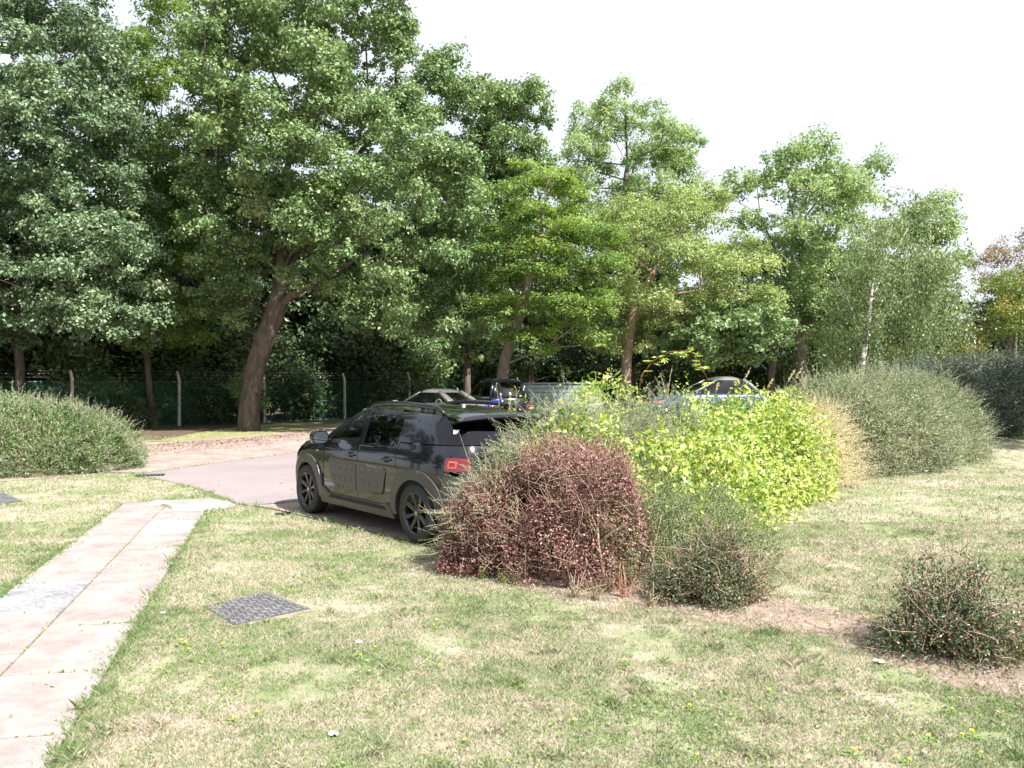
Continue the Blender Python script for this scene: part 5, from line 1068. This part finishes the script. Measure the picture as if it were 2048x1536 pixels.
# bicycle on the rack
BY = 23.4
def BP(a, b_, dy=0): return P(a, b_, BY + dy)
bo = BP(990, 825); bk = empty('bicycle', bo, label='bicycle with a bright blue frame and black handlebars above the roof of the black crossover', cat='bicycle')
q = lambda a, b_, dy=0: BP(a, b_, dy) - bo
mb = MB(); HT, ST, BBk, RWc, FWc = q(1003, 799), q(975, 803), q(988, 825), q(966, 828), q(1018, 829)
for a, b_ in ((HT, ST), (HT + Vector((0, 0, -.06)), BBk), (ST, BBk), (ST, RWc), (BBk, RWc)): mb.tube([a, b_], .024, 7)
mb.build('frame', M['bike_blue'], bk, True)
mb = MB(); mb.tube([HT, q(1006, 806), FWc], .018, 6); mb.tube([HT, q(1000, 785)], .016, 6); mb.build('fork', M['chrome'], bk, True)
mb = MB(); mb.tube([q(986, 783, -.2), q(1000, 785), q(1012, 787, .2)], .014, 6); mb.tube([q(986, 783, -.2), q(984, 779, -.2)], .016, 6); mb.build('handlebar', M['black'], bk, True)
mb = MB(); mb.tube([ST, q(972, 797)], .014, 6); mb.box(q(970, 796), (.26, .12, .05), bev=.02); mb.build('saddle', M['rubber'], bk, True)
for c in (RWc, FWc):
    mb = MB(); V, Fc = tube_arrays([c + Vector((.33 * math.cos(a), .05 * math.cos(a), .33 * math.sin(a))) for a in np.linspace(0, 2 * math.pi, 30)], .02, 6); mb.add(V, Fc); w_ = mb.build('wheel', M['rubber'], bk, True)
    mb = MB()
    for k in range(14): a = k * math.pi / 7; mb.tube([c, c + Vector((.32 * math.cos(a), .05 * math.cos(a), .32 * math.sin(a)))], .003, 3, cap=False)
    mb.build('spokes', M['chrome'], w_)
rk = empty('bicycle_rack', (bo.x, bo.y, 0), label='thin black metal rack holding up the blue bicycle', cat='bicycle rack'); mb = MB(); s0 = float(H(bo.x, bo.y)); 
for dx in (-.3, .3): mb.tube([(dx, .1, s0), (dx, .1, bo.z + .02), (dx, -.12, bo.z + .02)], .025, 6)
mb.tube([(-.45, -.02, bo.z), (.45, -.02, bo.z)], .02, 6); mb.build('rack_frame', M['black'], rk, True)
# pale green slatted store
st_y = 28.5; A = P(1048, 767, st_y); Bp = P(1170, 767, st_y); gz = float(H(1, st_y)); M['slat'] = plain('pale_green_paint', (.20, .27, .245), .6, nz=.2)
t = empty('slatted_store', (A.x, st_y, gz), label='pale green horizontally slatted timber store behind the shrubs', cat='store'); Wd = Bp.x - A.x + .6; hh = A.z - gz
mb = MB(); k = int(hh / .145)
for i in range(k): mb.box((Wd / 2, 0, .08 + i * .145), (Wd, .025, .135), bev=.004)
mb.build('slats', M['slat'], t)
mb = MB(); mb.box((Wd / 2, .6, hh + .01), (Wd + .1, 1.3, .04)); mb.build('roof', M['slat'], t); mb = MB()
for x in (0.05, Wd / 2, Wd - .05): mb.box((x, .06, hh / 2), (.08, .08, hh))
mb.build('post', M['slat'], t); mb = MB(); mb.add([(-.02, 0, 0), (-.02, 1.2, 0), (-.02, 1.2, hh), (-.02, 0, hh), (0, 0, 0), (0, 1.2, 0), (0, 1.2, hh), (0, 0, hh)], [[0, 1, 2, 3], [4, 5, 6, 7], [0, 3, 7, 4], [1, 2, 6, 5]]); mb.build('side_panel', M['black'], t)
# white lamp beyond the hedge
a = P(1950, 668, 36); b_ = P(1918, 656, 36); t = empty('street_lamp', (a.x, 36, float(H(a.x, 36))), label='white lamp with a slanting arm half hidden in the orange shrub', cat='street lamp'); z0 = a.z - float(H(a.x, 36))
M['lamp_white'] = plain('lamp_white', (.8, .8, .8), .4)
mb = MB(); mb.tube([(0, 0, 0), (0, 0, z0)], [.05, .035], 10); mb.build('pole', M['lamp_white'], t, True); mb = MB(); mb.tube([(0, 0, z0), (b_.x - a.x, 0, b_.z - a.z + z0)], [.035, .05], 8); mb.build('arm', M['lamp_white'], t, True)
# low purple-brown wall behind the rowan
M['wall'] = mk_brick(0); t = P(1960, 735, 33); mb = MB(); mb.box((4, 0, .9), (9, .22, 1.9)); o = mb.build('garden_wall', M['wall'], label='brownish garden wall behind the small tree with orange berries', cat='wall'); o.location = (t.x + .5, 33, float(H(t.x, 33)))
